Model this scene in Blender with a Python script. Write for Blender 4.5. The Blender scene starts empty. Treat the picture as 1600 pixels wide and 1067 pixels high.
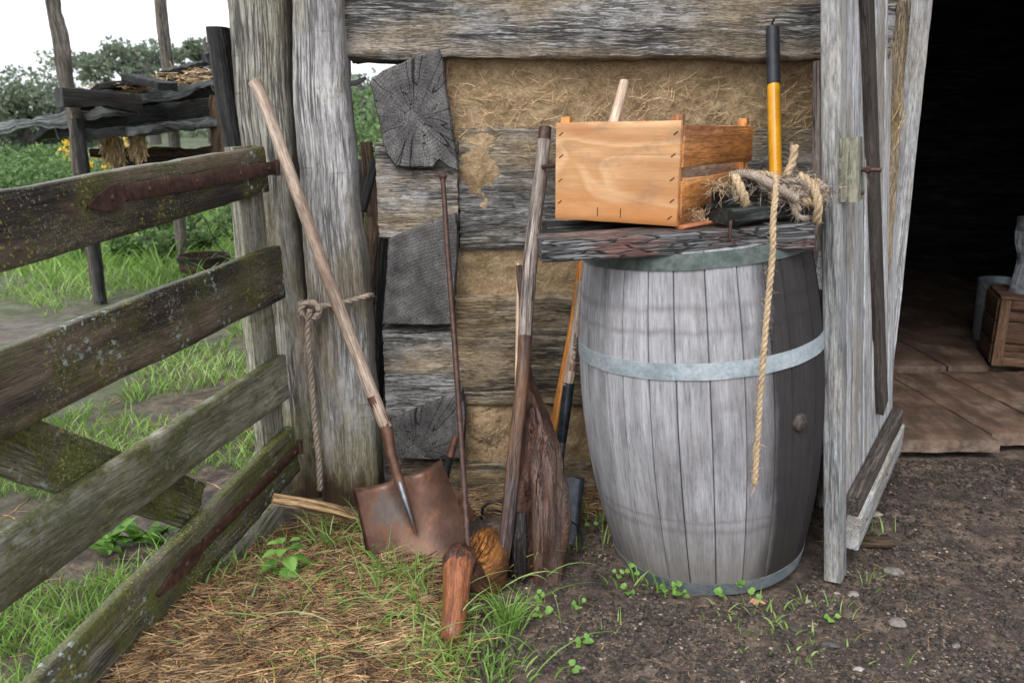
import bpy, math, random
from mathutils import Vector, Matrix, noise as NZ
R = math.radians
random.seed(7)
rnd = random.random
def ru(a, b): return a + (b - a) * random.random()
V = Vector
scene = bpy.context.scene
COL = scene.collection

# ------------------------------------------------------------------ camera model
H = 1.2; PITCH = R(15.0); cP, sP = math.cos(PITCH), math.sin(PITCH); F = 1244.0
def P(px, py, Y):
    u = (px - 800) / F; v = (533.5 - py) / F
    dy = cP + v * sP; dz = -sP + v * cP
    return V((u * Y / dy, Y, H + dz * Y / dy))
def Pz(px, py, z=0.0):
    v = (533.5 - py) / F
    dy = cP + v * sP; dz = -sP + v * cP
    return P(px, py, (z - H) * dy / dz)
cam_d = bpy.data.cameras.new('camera'); cam = bpy.data.objects.new('camera', cam_d); COL.objects.link(cam)
cam.location = (0, 0, H); cam.rotation_euler = (R(90) - PITCH, 0, 0)
cam_d.sensor_width = 36; cam_d.lens = 36 * F / 1600; cam_d.clip_end = 2000; cam_d.clip_start = .05
cam_d.dof.use_dof = True; cam_d.dof.focus_distance = 2.25; cam_d.dof.aperture_fstop = 5.0
scene.camera = cam

# ------------------------------------------------------------------ node helpers
class NT:
    def __init__(s, name):
        s.m = bpy.data.materials.new(name); s.m.use_nodes = True; s.t = s.m.node_tree
        s.b = s.t.nodes['Principled BSDF']; s.out = s.t.nodes['Material Output']
    def n(s, ty, props=None, **ins):
        nd = s.t.nodes.new(ty)
        for k, v in (props or {}).items(): setattr(nd, k, v)
        for k, v in ins.items():
            k = k.replace('_', ' ')
            s.put(nd.inputs[int(k[1:])] if (k[0] == 'i' and k[1:].isdigit()) else nd.inputs[k], v)
        return nd
    def put(s, inp, v):
        if isinstance(v, bpy.types.NodeSocket): s.t.links.new(v, inp)
        else:
            if isinstance(v, (tuple, list)) and inp.type == 'RGBA' and len(v) == 3: v = (*v, 1)
            inp.default_value = v
    def attr(s, a): return s.n('ShaderNodeAttribute', {'attribute_name': a})
    def gc(s, sc=(1, 1, 1), src=None, loc=(0, 0, 0)):
        if src is None: src = s.attr('gc').outputs['Vector']
        m = s.n('ShaderNodeMapping', Vector=src, Scale=sc, Location=loc)
        return m.outputs[0]
    def world(s, sc=(1, 1, 1)):
        g = s.n('ShaderNodeNewGeometry')
        return s.n('ShaderNodeMapping', Vector=g.outputs['Position'], Scale=sc).outputs[0]
    def noise(s, vec, scale=1, detail=4, rough=.55, dist=0):
        return s.n('ShaderNodeTexNoise', Vector=vec, Scale=float(scale), Detail=float(detail), Roughness=rough, Distortion=float(dist)).outputs[0]
    def vor(s, vec, scale=1, feat='F1', out='Distance', rnd_=1.0):
        return s.n('ShaderNodeTexVoronoi', {'feature': feat}, Vector=vec, Scale=float(scale), Randomness=rnd_).outputs[out]
    def ramp(s, fac, stops, interp='LINEAR'):
        nd = s.n('ShaderNodeValToRGB', Fac=fac); cr = nd.color_ramp; cr.interpolation = interp
        while len(cr.elements) < len(stops): cr.elements.new(.5)
        for e, (p, c) in zip(cr.elements, stops):
            e.position = p
            e.color = (c, c, c, 1) if isinstance(c, (int, float)) else (*c, 1)
        return nd.outputs[0]
    def mix(s, fac, a, b, blend='MIX'):
        nd = s.n('ShaderNodeMix', {'data_type': 'RGBA', 'blend_type': blend, 'clamp_factor': True})
        s.put(nd.inputs[0], fac); s.put(nd.inputs[6], a); s.put(nd.inputs[7], b)
        return nd.outputs[2]
    def ma(s, op, a, b=0.0, c=0.0, clamp=False):
        nd = s.n('ShaderNodeMath', {'operation': op, 'use_clamp': clamp}); s.put(nd.inputs[0], a); s.put(nd.inputs[1], b); s.put(nd.inputs[2], c)
        return nd.outputs[0]
    def bump(s, h, strength=.5, dist=.003, prev=None):
        nd = s.n('ShaderNodeBump', Height=h, Strength=strength, Distance=dist)
        if prev is not None: s.put(nd.inputs['Normal'], prev)
        return nd.outputs[0]
    def fin(s, col, rough=.8, bump=None, spec=.3, metal=0.0):
        s.put(s.b.inputs['Base Color'], col); s.put(s.b.inputs['Roughness'], rough); s.put(s.b.inputs['Metallic'], metal)
        s.b.inputs['Specular IOR Level'].default_value = spec
        if bump is not None: s.put(s.b.inputs['Normal'], bump)
        return s.m
    def tonemul(s, col, amt=.5):
        t = s.attr('tone').outputs['Fac']
        f = s.ma('MULTIPLY_ADD', t, amt * 2, 1 - amt)
        v = s.n('ShaderNodeCombineXYZ'); [s.put(v.inputs[i], f) for i in range(3)]
        return s.mix(1.0, col, v.outputs[0], 'MULTIPLY')

def wood(name, dark, mid, light, grain=1.0, crack=.5, rough=.8, spec=.25, bumpd=.0015, moss=0, lichen=0, stain=None, stain_amt=.5,
         tone=.35, al=1.6, damp=0, mossc=(.055, .075, .018), knots=.0, stain_sc=4.0, checks=.0, speck=0.0):
    s = NT(name)
    gw = s.gc((1, 1, 1))
    wob = s.n('ShaderNodeTexNoise', Vector=s.gc((3, 9, 9)), Scale=1.0, Detail=3.0).outputs['Color']
    wv = s.n('ShaderNodeVectorMath', {'operation': 'MULTIPLY_ADD'}); s.put(wv.inputs[0], wob); wv.inputs[1].default_value = (.009, .009, .009); s.put(wv.inputs[2], gw)
    src = wv.outputs[0]
    a = s.noise(s.gc((2.6 * al, 70 * grain, 70 * grain), src), 1, 8, .7)
    b = s.noise(s.gc((18 * al, 170 * grain, 170 * grain), src), 1, 5, .7)
    lo = s.noise(s.gc((3, 5, 5), src), 1, 4, .6)
    c1 = s.ramp(a, [(.26, dark), (.46, mid), (.72, light)])
    c2 = s.ramp(b, [(.30, .38), (.5, .95), (.70, 1.4)])
    col = s.mix(.85, c1, c2, 'MULTIPLY')
    col = s.mix(1.0, col, s.ramp(lo, [(.3, .62), (.5, 1.0), (.75, 1.22)]), 'MULTIPLY')
    # long cracks
    cn = s.noise(s.gc((1.3 * al, 60 * grain, 60 * grain), src, (3, 7, 1)), 1, 4, .6)
    cm = s.ramp(s.ma('ABSOLUTE', s.ma('SUBTRACT', cn, .5)), [(0, 0), (.012 + .012 * crack, .15), (.03 + .03 * crack, 1)])
    gate = s.ramp(s.noise(s.gc((2, 12, 12), src, (5, 5, 5)), 1, 2), [(.42, 1), (.56, 0)])
    cm2 = s.ma('MAXIMUM', cm, gate)
    col = s.mix(s.ma('MULTIPLY', s.ma('SUBTRACT', 1, cm2), min(1, .4 + crack)), col, tuple(x * .12 for x in mid))
    fc_ = s.ramp(s.ma('ABSOLUTE', s.ma('SUBTRACT', s.noise(s.gc((3.5 * al, 125 * grain, 125 * grain), src, (2, 8, 4)), 1, 4, .6), .5)), [(0, 0), (.008 + .02 * crack, .5), (.025 + .035 * crack, 1)])
    fg = s.ramp(s.noise(s.gc((4 * al, 22, 22), src, (1, 9, 5)), 1, 3), [(.44, 0), (.6, 1)])
    fc_ = s.ma('MAXIMUM', fc_, fg)
    col = s.mix(s.ma('MULTIPLY', s.ma('SUBTRACT', 1, fc_), min(1, .35 + crack * .6)), col, tuple(x * .18 for x in mid))
    h = s.ma('ADD', s.ma('MULTIPLY', b, .6), s.ma('ADD', s.ma('MULTIPLY', cm2, .9), s.ma('MULTIPLY', fc_, .5)))
    h = s.ma('ADD', h, s.ma('MULTIPLY', a, .6))
    if checks:
        ck = s.noise(s.gc((90, 5, 5), src), 1, 3, .5); ck2 = s.ramp(ck, [(.66, 1), (.72, 1 - checks)])
        col = s.mix(1.0, col, ck2, 'MULTIPLY'); h = s.ma('ADD', h, s.ma('MULTIPLY', ck2, .3))
    if speck:
        sk = s.ramp(s.noise(s.world((1, 1, 1)), 260, 3, .6), [(.6, 1), (.68, 1 - speck)]); col = s.mix(1.0, col, sk, 'MULTIPLY')
    if stain:
        sm = s.ramp(s.noise(s.gc((2.0, 7, 7), gw, (9, 2, 4)), stain_sc / 4, 5, .6), [(.5 - .2 * stain_amt, 0), (.72 - .2 * stain_amt, 1)])
        col = s.mix(sm, col, s.mix(1.0, stain, c2, 'MULTIPLY'))
    if moss:
        g = s.n('ShaderNodeNewGeometry'); nz = s.n('ShaderNodeSeparateXYZ', Vector=g.outputs['Normal']).outputs[2]
        mn = s.noise(s.world((1, 1, 1)), 9, 6, .68)
        mf = s.ma('ADD', mn, s.ma('MULTIPLY', nz, .10))
        mk = s.ramp(mf, [(.66 - .3 * moss, 0), (.80 - .3 * moss, .9)])
        mcol = s.ramp(s.noise(s.world(), 130, 4, .6), [(.35, tuple(x * .4 for x in mossc)), (.6, mossc), (.75, tuple(x * 1.7 for x in mossc))])
        col = s.mix(mk, col, mcol)
        h = s.ma('ADD', h, s.ma('MULTIPLY', s.ma('MULTIPLY', mk, s.noise(s.world(), 320, 3)), 1.2))
    if lichen:
        for sc, th, cc, off, rg in ((45, .24, (.27, .33, .30), (0, 0, 0), .52), (85, .22, (.27, .24, .03), (3, 1, 2), .52), (120, .2, (.28, .31, .26), (7, 2, 8), .5), (160, .24, (.16, .19, .05), (5, 5, 1), .47)):
            wl = s.gc((1, 1, 1), s.world(), off)
            dv = s.n('ShaderNodeVectorMath', {'operation': 'MULTIPLY_ADD'})
            s.put(dv.inputs[0], s.n('ShaderNodeTexNoise', Vector=wl, Scale=140.0, Detail=3.0).outputs['Color']); dv.inputs[1].default_value = (.02, .02, .02); s.put(dv.inputs[2], wl)
            d = s.vor(dv.outputs[0], sc)
            msk = s.ramp(s.noise(wl, 5.5, 4, .6), [(rg, 0), (rg + .08, 1)])
            lm = s.ma('MULTIPLY', s.ramp(d, [(th, 1), (th + .08, 0)]), msk)
            lm = s.ma('MULTIPLY', lm, lichen)
            col = s.mix(lm, col, cc); h = s.ma('ADD', h, s.ma('MULTIPLY', lm, .5))
    if damp:
        z = s.n('ShaderNodeSeparateXYZ', Vector=s.world()).outputs[2]
        dn = s.ma('ADD', z, s.ma('MULTIPLY', s.ma('SUBTRACT', s.noise(s.world((1, 1, .5)), 12, 5, .65), .5), .7))
        col = s.mix(s.ramp(dn, [(.12, .85 * damp), (.42, 0)]), col, s.mix(1.0, (.16, .14, .055), s.ramp(b, [(.3, .4), (.7, 1.5)]), 'MULTIPLY'))
        dn2 = s.ma('ADD', z, s.ma('MULTIPLY', s.ma('SUBTRACT', s.noise(s.world((1, 1, .5)), 20, 5, .65), .5), .3))
        col = s.mix(s.ramp(dn2, [(.05, .9), (.16, 0)]), col, (.045, .024, .015))
    col = s.tonemul(col, tone)
    return s.fin(col, rough, s.bump(h, .9, bumpd), spec)

M = {}
M['post'] = wood('weathered_post', (.15, .135, .11), (.27, .255, .22), (.39, .375, .335), crack=.5, bumpd=.002, moss=.22, mossc=(.10, .11, .045), checks=.35, stain=(.16,.13,.08), stain_amt=.25, damp=.7)
M['postpale'] = wood('pale_post', (.24, .232, .228), (.37, .36, .358), (.49, .482, .48), crack=.5, bumpd=.0018, checks=.35, moss=.10, mossc=(.12, .12, .05), stain=(.22, .18, .12), stain_amt=.2, damp=.8)
M['log'] = wood('hewn_log', (.11, .102, .095), (.255, .245, .235), (.44, .435, .43), grain=1.1, crack=.95, bumpd=.006, al=3.2, stain=(.31, .245, .165), stain_amt=.32, speck=.5)
M['logtan'] = wood('hewn_log_tan', (.075, .06, .045), (.24, .20, .15), (.40, .35, .28), grain=1.1, crack=.95, bumpd=.006, al=3.2, stain=(.31, .225, .125), stain_amt=.4, speck=.5)
M['door'] = wood('door_wood', (.22, .22, .22), (.42, .42, .43), (.60, .60, .62), crack=.35, bumpd=.0008, stain=(.24, .21, .17), stain_amt=.22, checks=.15)
M['dooredge'] = wood('door_edge_wood', (.10, .10, .10), (.24, .245, .25), (.44, .45, .46), crack=.3, bumpd=.0008, stain=(.36, .34, .31), stain_amt=.3)
M['brace'] = wood('dark_brace_wood', (.025, .02, .018), (.065, .052, .045), (.12, .10, .09), crack=.3, bumpd=.0008)
M['gate'] = wood('mossy_gate_wood', (.035, .027, .020), (.11, .095, .07), (.24, .215, .17), crack=.6, bumpd=.0018, moss=.72, lichen=.95, mossc=(.085, .092, .018), rough=.42, spec=.5, stain=(.035, .028, .02), stain_amt=.4)
M['gatedark'] = wood('dark_gate_wood', (.006, .004, .0035), (.020, .013, .010), (.068, .052, .043), crack=.6, bumpd=.0018, moss=.50, lichen=.9, mossc=(.075, .070, .012), rough=.4, spec=.5, stain=(.15, .115, .08), stain_amt=.15)
M['gatepale'] = wood('pale_gate_wood', (.15, .14, .11), (.31, .295, .235), (.43, .415, .34), crack=.3, bumpd=.0015, moss=.42, lichen=.4, mossc=(.085, .09, .025), rough=.65, stain=(.09, .085, .05), stain_amt=.35)
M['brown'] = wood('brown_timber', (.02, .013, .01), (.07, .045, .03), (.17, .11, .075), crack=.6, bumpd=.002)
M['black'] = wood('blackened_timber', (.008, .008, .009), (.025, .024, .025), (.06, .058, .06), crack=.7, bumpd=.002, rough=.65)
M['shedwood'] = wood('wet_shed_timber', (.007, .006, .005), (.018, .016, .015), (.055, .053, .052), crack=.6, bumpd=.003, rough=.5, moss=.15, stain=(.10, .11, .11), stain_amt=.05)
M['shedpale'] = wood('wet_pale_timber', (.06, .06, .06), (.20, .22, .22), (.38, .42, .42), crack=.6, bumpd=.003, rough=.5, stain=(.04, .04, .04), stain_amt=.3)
M['bark'] = wood('pole_bark', (.04, .033, .026), (.13, .11, .09), (.25, .23, .20), crack=.7, bumpd=.003)
M['handle'] = wood('ash_handle_wood', (.17, .12, .09), (.36, .27, .21), (.52, .42, .35), grain=1.3, crack=.2, bumpd=.0003, rough=.55, spec=.35, stain=(.16, .075, .04), stain_amt=.22)
M['handlepale'] = wood('pale_handle_wood', (.40, .27, .18), (.58, .42, .31), (.66, .50, .39), grain=1.3, crack=.05, bumpd=.0002, rough=.55)
M['orangewood'] = wood('varnished_handle', (.28, .085, .012), (.50, .19, .035), (.62, .28, .06), grain=1.2, crack=.15, bumpd=.0002, rough=.32, spec=.5)
M['polewood'] = wood('peeled_pole', (.07, .05, .045), (.26, .21, .185), (.42, .36, .33), crack=.6, bumpd=.001, rough=.5, spec=.4)
M['poledark'] = wood('wet_dark_pole', (.012, .008, .009), (.055, .034, .032), (.15, .10, .09), crack=.5, bumpd=.0015, rough=.5, spec=.35, stain=(.20, .10, .045), stain_amt=.12)
M['root'] = wood('wet_root_wood', (.010, .005, .004), (.060, .023, .015), (.145, .060, .037), al=2, grain=.75, crack=.35, bumpd=.004, rough=.42, spec=.35, stain=(.12, .08, .065), stain_amt=.08)
M['rootdark'] = wood('dark_root_wood', (.008, .006, .006), (.03, .02, .018), (.09, .07, .065), crack=.9, bumpd=.004, rough=.36, spec=.5)
M['peeled'] = wood('peeled_orange_wood', (.12, .036, .016), (.25, .082, .034), (.38, .15, .07), grain=.9, crack=.2, bumpd=.0012, rough=.3, spec=.5)
M['fuzzy'] = wood('fibrous_orange_wood', (.10, .03, .008), (.34, .125, .03), (.55, .26, .08), grain=1.6, crack=.8, bumpd=.006, rough=.6, stain=(.05, .025, .012), stain_amt=.3)
M['stake'] = wood('split_stake_wood', (.30, .16, .06), (.52, .33, .16), (.66, .47, .28), crack=.6, bumpd=.0015, rough=.5)
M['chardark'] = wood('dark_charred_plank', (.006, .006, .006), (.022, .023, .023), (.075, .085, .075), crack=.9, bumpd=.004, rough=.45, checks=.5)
M['slabcrate'] = wood('old_box_wood', (.04, .02, .012), (.12, .065, .04), (.20, .125, .085), crack=.3, bumpd=.001)

def barrel_mat():
    s = NT('oak_staves'); g = s.attr('gc').outputs['Vector']
    a = s.noise(s.gc((2.5, 40, 40)), 1, 6, .6); b = s.noise(s.gc((16, 200, 200)), 1, 6, .72)
    lo = s.noise(s.gc((5, 9, 9)), 1, 6, .7)
    col = s.ramp(a, [(.3, (.195, .190, .20)), (.5, (.275, .272, .29)), (.7, (.35, .35, .375))])
    col = s.mix(.8, col, s.ramp(b, [(.32, .5), (.5, .98), (.68, 1.28)]), 'MULTIPLY')
    col = s.mix(.9, col, s.ramp(lo, [(.32, .66), (.5, 1), (.7, 1.12)]), 'MULTIPLY')
    z = s.n('ShaderNodeSeparateXYZ', Vector=s.attr('gb').outputs['Vector']).outputs[2]
    zz = s.ma('ADD', z, s.ma('MULTIPLY', s.ma('SUBTRACT', s.noise(s.gc((10, 16, 16)), 1, 3), .5), .03))
    for c_, w_ in ((.205, .014), (.235, .008), (.735, .012), (.79, .016)):   # scars of lost hoops
        mk = s.ramp(s.ma('ABSOLUTE', s.ma('SUBTRACT', zz, c_)), [(0, .5), (w_, 0)])
        col = s.mix(s.ma('MULTIPLY', mk, s.ramp(lo, [(.35, .2), (.6, 1)])), col, (.09, .075, .07))
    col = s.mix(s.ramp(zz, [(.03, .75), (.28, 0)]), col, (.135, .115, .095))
    wet = s.ramp(s.noise(s.gc((3, 9, 9), None, (4, 4, 4)), 1, 4), [(.55, 0), (.68, .5)])
    col = s.mix(wet, col, (.15, .135, .13))
    # shade beside the door, painted near-black into the stave colour
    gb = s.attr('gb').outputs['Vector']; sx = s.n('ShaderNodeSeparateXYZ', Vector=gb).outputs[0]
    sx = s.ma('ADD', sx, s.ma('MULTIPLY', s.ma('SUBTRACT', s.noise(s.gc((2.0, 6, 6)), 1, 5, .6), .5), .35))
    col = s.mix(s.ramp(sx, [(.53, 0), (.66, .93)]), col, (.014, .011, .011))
    col = s.tonemul(col, .22)
    sd = s.attr('seam').outputs['Fac']; col = s.mix(s.ramp(sd, [(.7, 0), (1, .9)]), col, (.03, .027, .025))
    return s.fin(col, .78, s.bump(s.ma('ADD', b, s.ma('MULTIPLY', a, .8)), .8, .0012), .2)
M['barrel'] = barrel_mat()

def end_mat(name, dark, mid, light, cracks=1.0):
    s = NT(name); g = s.attr('gc').outputs['Vector']
    flat = s.gc((0, 1, 1))
    nz = s.n('ShaderNodeTexNoise', Vector=flat, Scale=14.0, Detail=3.0).outputs['Color']
    dv = s.n('ShaderNodeVectorMath', {'operation': 'MULTIPLY_ADD'}); s.put(dv.inputs[0], nz); dv.inputs[1].default_value = (.016, .016, .016); s.put(dv.inputs[2], flat)
    ln = s.n('ShaderNodeVectorMath', {'operation': 'LENGTH'}); s.put(ln.inputs[0], dv.outputs[0]); r = ln.outputs['Value']
    rings = s.ma('SINE', s.ma('MULTIPLY', r, 620.0))
    nm = s.n('ShaderNodeVectorMath', {'operation': 'NORMALIZE'}); s.put(nm.inputs[0], dv.outputs[0])
    rad = s.noise(s.gc((1, 1, 1), nm.outputs[0]), 7.0, 4, .7); rad2 = s.noise(s.gc((1, 1, 1), nm.outputs[0]), 3.1, 1, .5)
    lo = s.noise(flat, 16, 5, .65); fi = s.noise(flat, 260, 4, .65)
    col = s.ramp(lo, [(.3, dark), (.5, mid), (.7, light)])
    col = s.mix(.2, col, s.ramp(rings, [(0, .6), (1, 1.2)]), 'MULTIPLY')
    col = s.mix(.95, col, s.ramp(fi, [(.34, .4), (.66, 1.6)]), 'MULTIPLY')
    col = s.mix(.6, col, s.ramp(rad, [(.3, .5), (.6, 1.3)]), 'MULTIPLY')
    ck = s.ramp(s.ma('ABSOLUTE', s.ma('SUBTRACT', rad2, .5)), [(0, 1), (.012, 0)])
    ck = s.ma('MULTIPLY', ck, cracks); col = s.mix(ck, col, (.008, .008, .008))
    pit = s.ramp(s.noise(flat, 90, 3, .5), [(.64, 0), (.69, 1)]); col = s.mix(s.ma('MULTIPLY', pit, s.ramp(s.noise(flat,12,2),[(.45,0),(.55,1)])), col, (.012, .012, .013))
    h = s.ma('ADD', s.ma('MULTIPLY', rings, .12), s.ma('ADD', fi, s.ma('MULTIPLY', ck, -2.0)))
    return s.fin(s.tonemul(col, .3), .8, s.bump(h, .9, .0025), .25)
M['end'] = end_mat('end_grain', (.042, .041, .041), (.090, .086, .085), (.165, .158, .155))

def simple(name, stops, sc=60, rough=.6, metal=0.0, bumpd=.001, spec=.4, tone=.3, detail=5, sc2=8):
    s = NT(name); c = s.ramp(s.noise(s.world(), sc, detail, .6), stops)
    c = s.mix(.8, c, s.ramp(s.noise(s.world(), sc2, 4, .6), [(.3, .65), (.55, 1), (.75, 1.25)]), 'MULTIPLY')
    return s.fin(s.tonemul(c, tone), rough, s.bump(s.noise(s.world(), sc * 2, 4), .6, bumpd), spec, metal)
M['rust'] = simple('rusted_iron', [(.3, (.055, .022, .014)), (.5, (.11, .048, .028)), (.72, (.20, .085, .04))], 45, .42, .35, .0006, .5)
M['rustdark'] = simple('dark_rusted_iron', [(.3, (.028, .014, .011)), (.5, (.06, .03, .023)), (.72, (.11, .055, .038))], 60, .55, .2, .0008)
M['iron'] = simple('black_iron', [(.3, (.012, .012, .014)), (.7, (.035, .035, .04))], 60, .4, .5, .0004)
M['steel'] = simple('worn_steel', [(.3, (.10, .11, .13)), (.7, (.30, .32, .36))], 50, .28, .85, .0003)
M['bluesteel'] = simple('blue_black_steel', [(.3, (.012, .016, .021)), (.7, (.045, .055, .068))], 50, .3, .5, .0003)
M['yellow'] = simple('yellow_fibreglass', [(.3, (.62, .27, .008)), (.7, (.72, .34, .015))], 40, .3, 0, .0001, .5, 0)
M['rubber'] = simple('dark_rubber_grip', [(.3, (.012, .015, .022)), (.7, (.03, .035, .045))], 60, .55, 0, .0003)
M['rope'] = simple('manila_rope', [(.3, (.23, .155, .09)), (.5, (.43, .32, .20)), (.7, (.60, .46, .31))], 260, .85, 0, .001, .2, .35, sc2=18)
M['ropegrey'] = simple('weathered_rope', [(.3, (.17, .13, .10)), (.5, (.31, .25, .20)), (.7, (.44, .37, .31))], 260, .9, 0, .001, .2, .35, sc2=18)
M['straw'] = simple('straw', [(.3, (.25, .165, .085)), (.5, (.43, .31, .17)), (.7, (.60, .46, .28))], 30, .6, 0, .0004, .35, .6)
M['litter'] = simple('wet_straw', [(.3, (.13, .065, .025)), (.5, (.29, .165, .07)), (.7, (.50, .34, .17))], 24, .5, 0, .0004, .4, .85)
M['leather'] = simple('black_leather', [(.3, (.010, .009, .010)), (.7, (.03, .026, .028))], 60, .45, 0, .0005)
M['grit'] = simple('earth_grit', [(.3, (.085, .064, .050)), (.7, (.19, .15, .12))], 80, .6, 0, .001, .35, .85)
M['stone'] = simple('pebble_stone', [(.3, (.11, .095, .085)), (.7, (.23, .205, .185))], 80, .6, 0, .001, .4, .85)
M['white'] = simple('peeled_branch', [(.3, (.40, .38, .36)), (.7, (.60, .58, .56))], 40, .6)
M['cloth'] = simple('grey_cloth', [(.3, (.10, .11, .12)), (.7, (.30, .32, .34))], 30, .8)
M['copper'] = simple('orange_strap', [(.3, (.30, .09, .04)), (.7, (.48, .19, .10))], 50, .5)
M['deadleaf'] = simple('dead_leaf', [(.3, (.22, .11, .05)), (.7, (.42, .25, .14))], 60, .7)
M['farwood'] = simple('far_trunk', [(.3, (.05, .045, .04)), (.7, (.12, .11, .10))], 10, .9)

def blade_rust():
    s = NT('worn_rusty_blade'); w = s.world(); n = s.noise(w, 7, 4, .55); f = s.noise(s.world((1, 1, .35)), 90, 5, .65)
    c = s.ramp(n, [(.3, (.04, .020, .014)), (.48, (.085, .040, .026)), (.6, (.14, .068, .043)), (.72, (.11, .085, .075))])
    c = s.mix(.7, c, s.ramp(f, [(.3, .7), (.6, 1.15)]), 'MULTIPLY')
    c = s.mix(s.ramp(s.noise(w, 16, 6, .7), [(.58, 0), (.72, .7)]), c, (.26, .095, .03))
    return s.fin(c, s.ramp(n, [(.35, .28), (.6, .48)]), s.bump(f, .4, .0004), .55, .45)
M['bladerust'] = blade_rust()
def alligator():
    s = NT('cracked_charred_bark'); g = s.attr('gc').outputs['Vector']
    dist = s.n('ShaderNodeVectorMath', {'operation': 'MULTIPLY_ADD'}); s.put(dist.inputs[0], s.n('ShaderNodeTexNoise', Vector=s.gc((8, 20, 20)), Scale=1.0, Detail=3.0).outputs['Color']); dist.inputs[1].default_value = (.05, .012, .012); s.put(dist.inputs[2], g)
    e = s.vor(s.gc((11, 150, 150), dist.outputs[0]), 1, 'DISTANCE_TO_EDGE'); ce = s.ramp(e, [(.01, 0), (.09, 1)])
    cell = s.n('ShaderNodeRGBToBW', Color=s.vor(s.gc((11, 150, 150), dist.outputs[0]), 1, 'F1', 'Color')).outputs[0]
    fi = s.noise(s.gc((14, 230, 230)), 1, 5, .7); lo = s.noise(s.gc((4, 9, 9)), 1, 4, .6)
    c = s.ramp(cell, [(.2, (.035, .034, .035)), (.5, (.10, .10, .105)), (.8, (.19, .195, .20))])
    c = s.mix(.7, c, s.ramp(fi, [(.3, .5), (.7, 1.35)]), 'MULTIPLY')
    c = s.mix(s.ramp(lo, [(.46, 0), (.58, .85)]), c, s.mix(1.0, (.15, .065, .05), s.ramp(fi, [(.3, .4), (.7, 1.5)]), 'MULTIPLY'))
    c = s.mix(s.ramp(s.noise(s.gc((3, 6, 6), None, (8, 1, 3)), 1, 3), [(.55, 0), (.62, .85)]), c, (.03, .036, .034))
    c = s.mix(s.ma('SUBTRACT', 1, ce), c, (.006, .006, .007))
    return s.fin(c, .4, s.bump(s.ma('ADD', ce, s.ma('MULTIPLY', fi, .6)), 1.0, .004), .5)
M['char'] = alligator()
def galv():
    s = NT('galvanised_steel'); v = s.vor(s.world(), 130, 'F1', 'Color')
    bw = s.n('ShaderNodeRGBToBW', Color=v).outputs[0]
    c = s.ramp(bw, [(.1, (.22, .265, .30)), (.9, (.33, .385, .42))])
    c = s.mix(s.ramp(s.noise(s.world(), 22, 6, .65), [(.45, 0), (.68, .7)]), c, (.45, .47, .48))
    c = s.mix(s.ramp(s.noise(s.world(), 9, 5, .65), [(.5, 0), (.7, .6)]), c, (.13, .155, .16))
    return s.fin(s.tonemul(c, .4), .5, s.bump(s.noise(s.world(), 120, 4), .4, .0006), .5, .35)
M['galv'] = galv()
def green_hoop():
    s = NT('verdigris_hoop'); c = s.ramp(s.noise(s.world(), 40, 6, .65), [(.3, (.035, .048, .044)), (.5, (.075, .098, .09)), (.75, (.15, .165, .155))])
    return s.fin(c, .55, s.bump(s.noise(s.world(), 150, 4), .4, .0006), .4, .25)
M['hoopgreen'] = green_hoop()

def ply():
    s = NT('stained_plywood'); g = s.gc((1, 1, 1))
    sw = s.noise(s.gc((2.6, 6.5, 6.5), None, (1.3, .4, 0)), 1, 1.2, .4, 1.2)
    band = s.ma('SINE', s.ma('MULTIPLY', sw, 42.0))
    c = s.ramp(sw, [(.34, (.42, .20, .08)), (.44, (.55, .31, .15)), (.5, (.58, .35, .185)), (.535, (.49, .255, .11)), (.66, (.56, .32, .155))])
    c = s.mix(.10, c, s.ramp(band, [(0, .7), (1, 1.15)]), 'MULTIPLY')
    c = s.mix(.5, c, s.ramp(s.noise(s.gc((14, 190, 190)), 1, 5, .7), [(.3, .62), (.7, 1.2)]), 'MULTIPLY')
    gr = s.ramp(s.noise(s.gc((9, 18, 18), None, (3, 3, 3)), 1, 6, .65), [(.54, 0), (.68, .6)]); c = s.mix(gr, c, (.24, .15, .09))
    gb = s.n('ShaderNodeSeparateXYZ', Vector=s.attr('gb').outputs['Vector']).outputs[2]
    wet = s.ma('ADD', gb, s.ma('MULTIPLY', s.noise(s.gc((9, 16, 16)), 1, 6, .65), -.16))
    wet = s.ma('ADD', wet, .2)
    c = s.mix(s.ramp(wet, [(.11, .8), (.15, .5), (.215, 0)]), c, (.46, .17, .045))
    return s.fin(s.tonemul(c, .3), .5, s.bump(s.noise(s.gc((9, 160, 160)), 1, 4), .5, .0003), .4)
M['ply'] = ply()
M['slat'] = wood('orange_slat_wood', (.22, .07, .018), (.50, .19, .05), (.64, .33, .13), grain=.8, crack=.15, bumpd=.0005, rough=.4, spec=.45, stain=(.15, .06, .03), stain_amt=.38, tone=.5)

def daub():
    s = NT('clay_daub'); w = s.world()
    c = s.ramp(s.noise(w, 14, 7, .68), [(.3, (.24, .165, .09)), (.5, (.39, .28, .165)), (.7, (.52, .395, .25))])
    c = s.mix(.8, c, s.ramp(s.noise(w, 130, 5, .7), [(.3, .6), (.5, 1), (.7, 1.25)]), 'MULTIPLY')
    sp_ = s.ramp(s.vor(w, 75), [(.10, 1), (.2, 0)]); c = s.mix(s.ma('MULTIPLY', sp_, s.ramp(s.noise(w, 30, 2), [(.5, 0), (.6, .8)])), c, (.55, .44, .28))
    h = s.ma('ADD', s.noise(w, 60, 7, .75), s.ma('MULTIPLY', s.noise(s.world((1, 1, 1)), 18, 3), 1.5))
    return s.fin(c, .95, s.bump(h, 1.0, .012), .1)
M['daub'] = daub()

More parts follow.
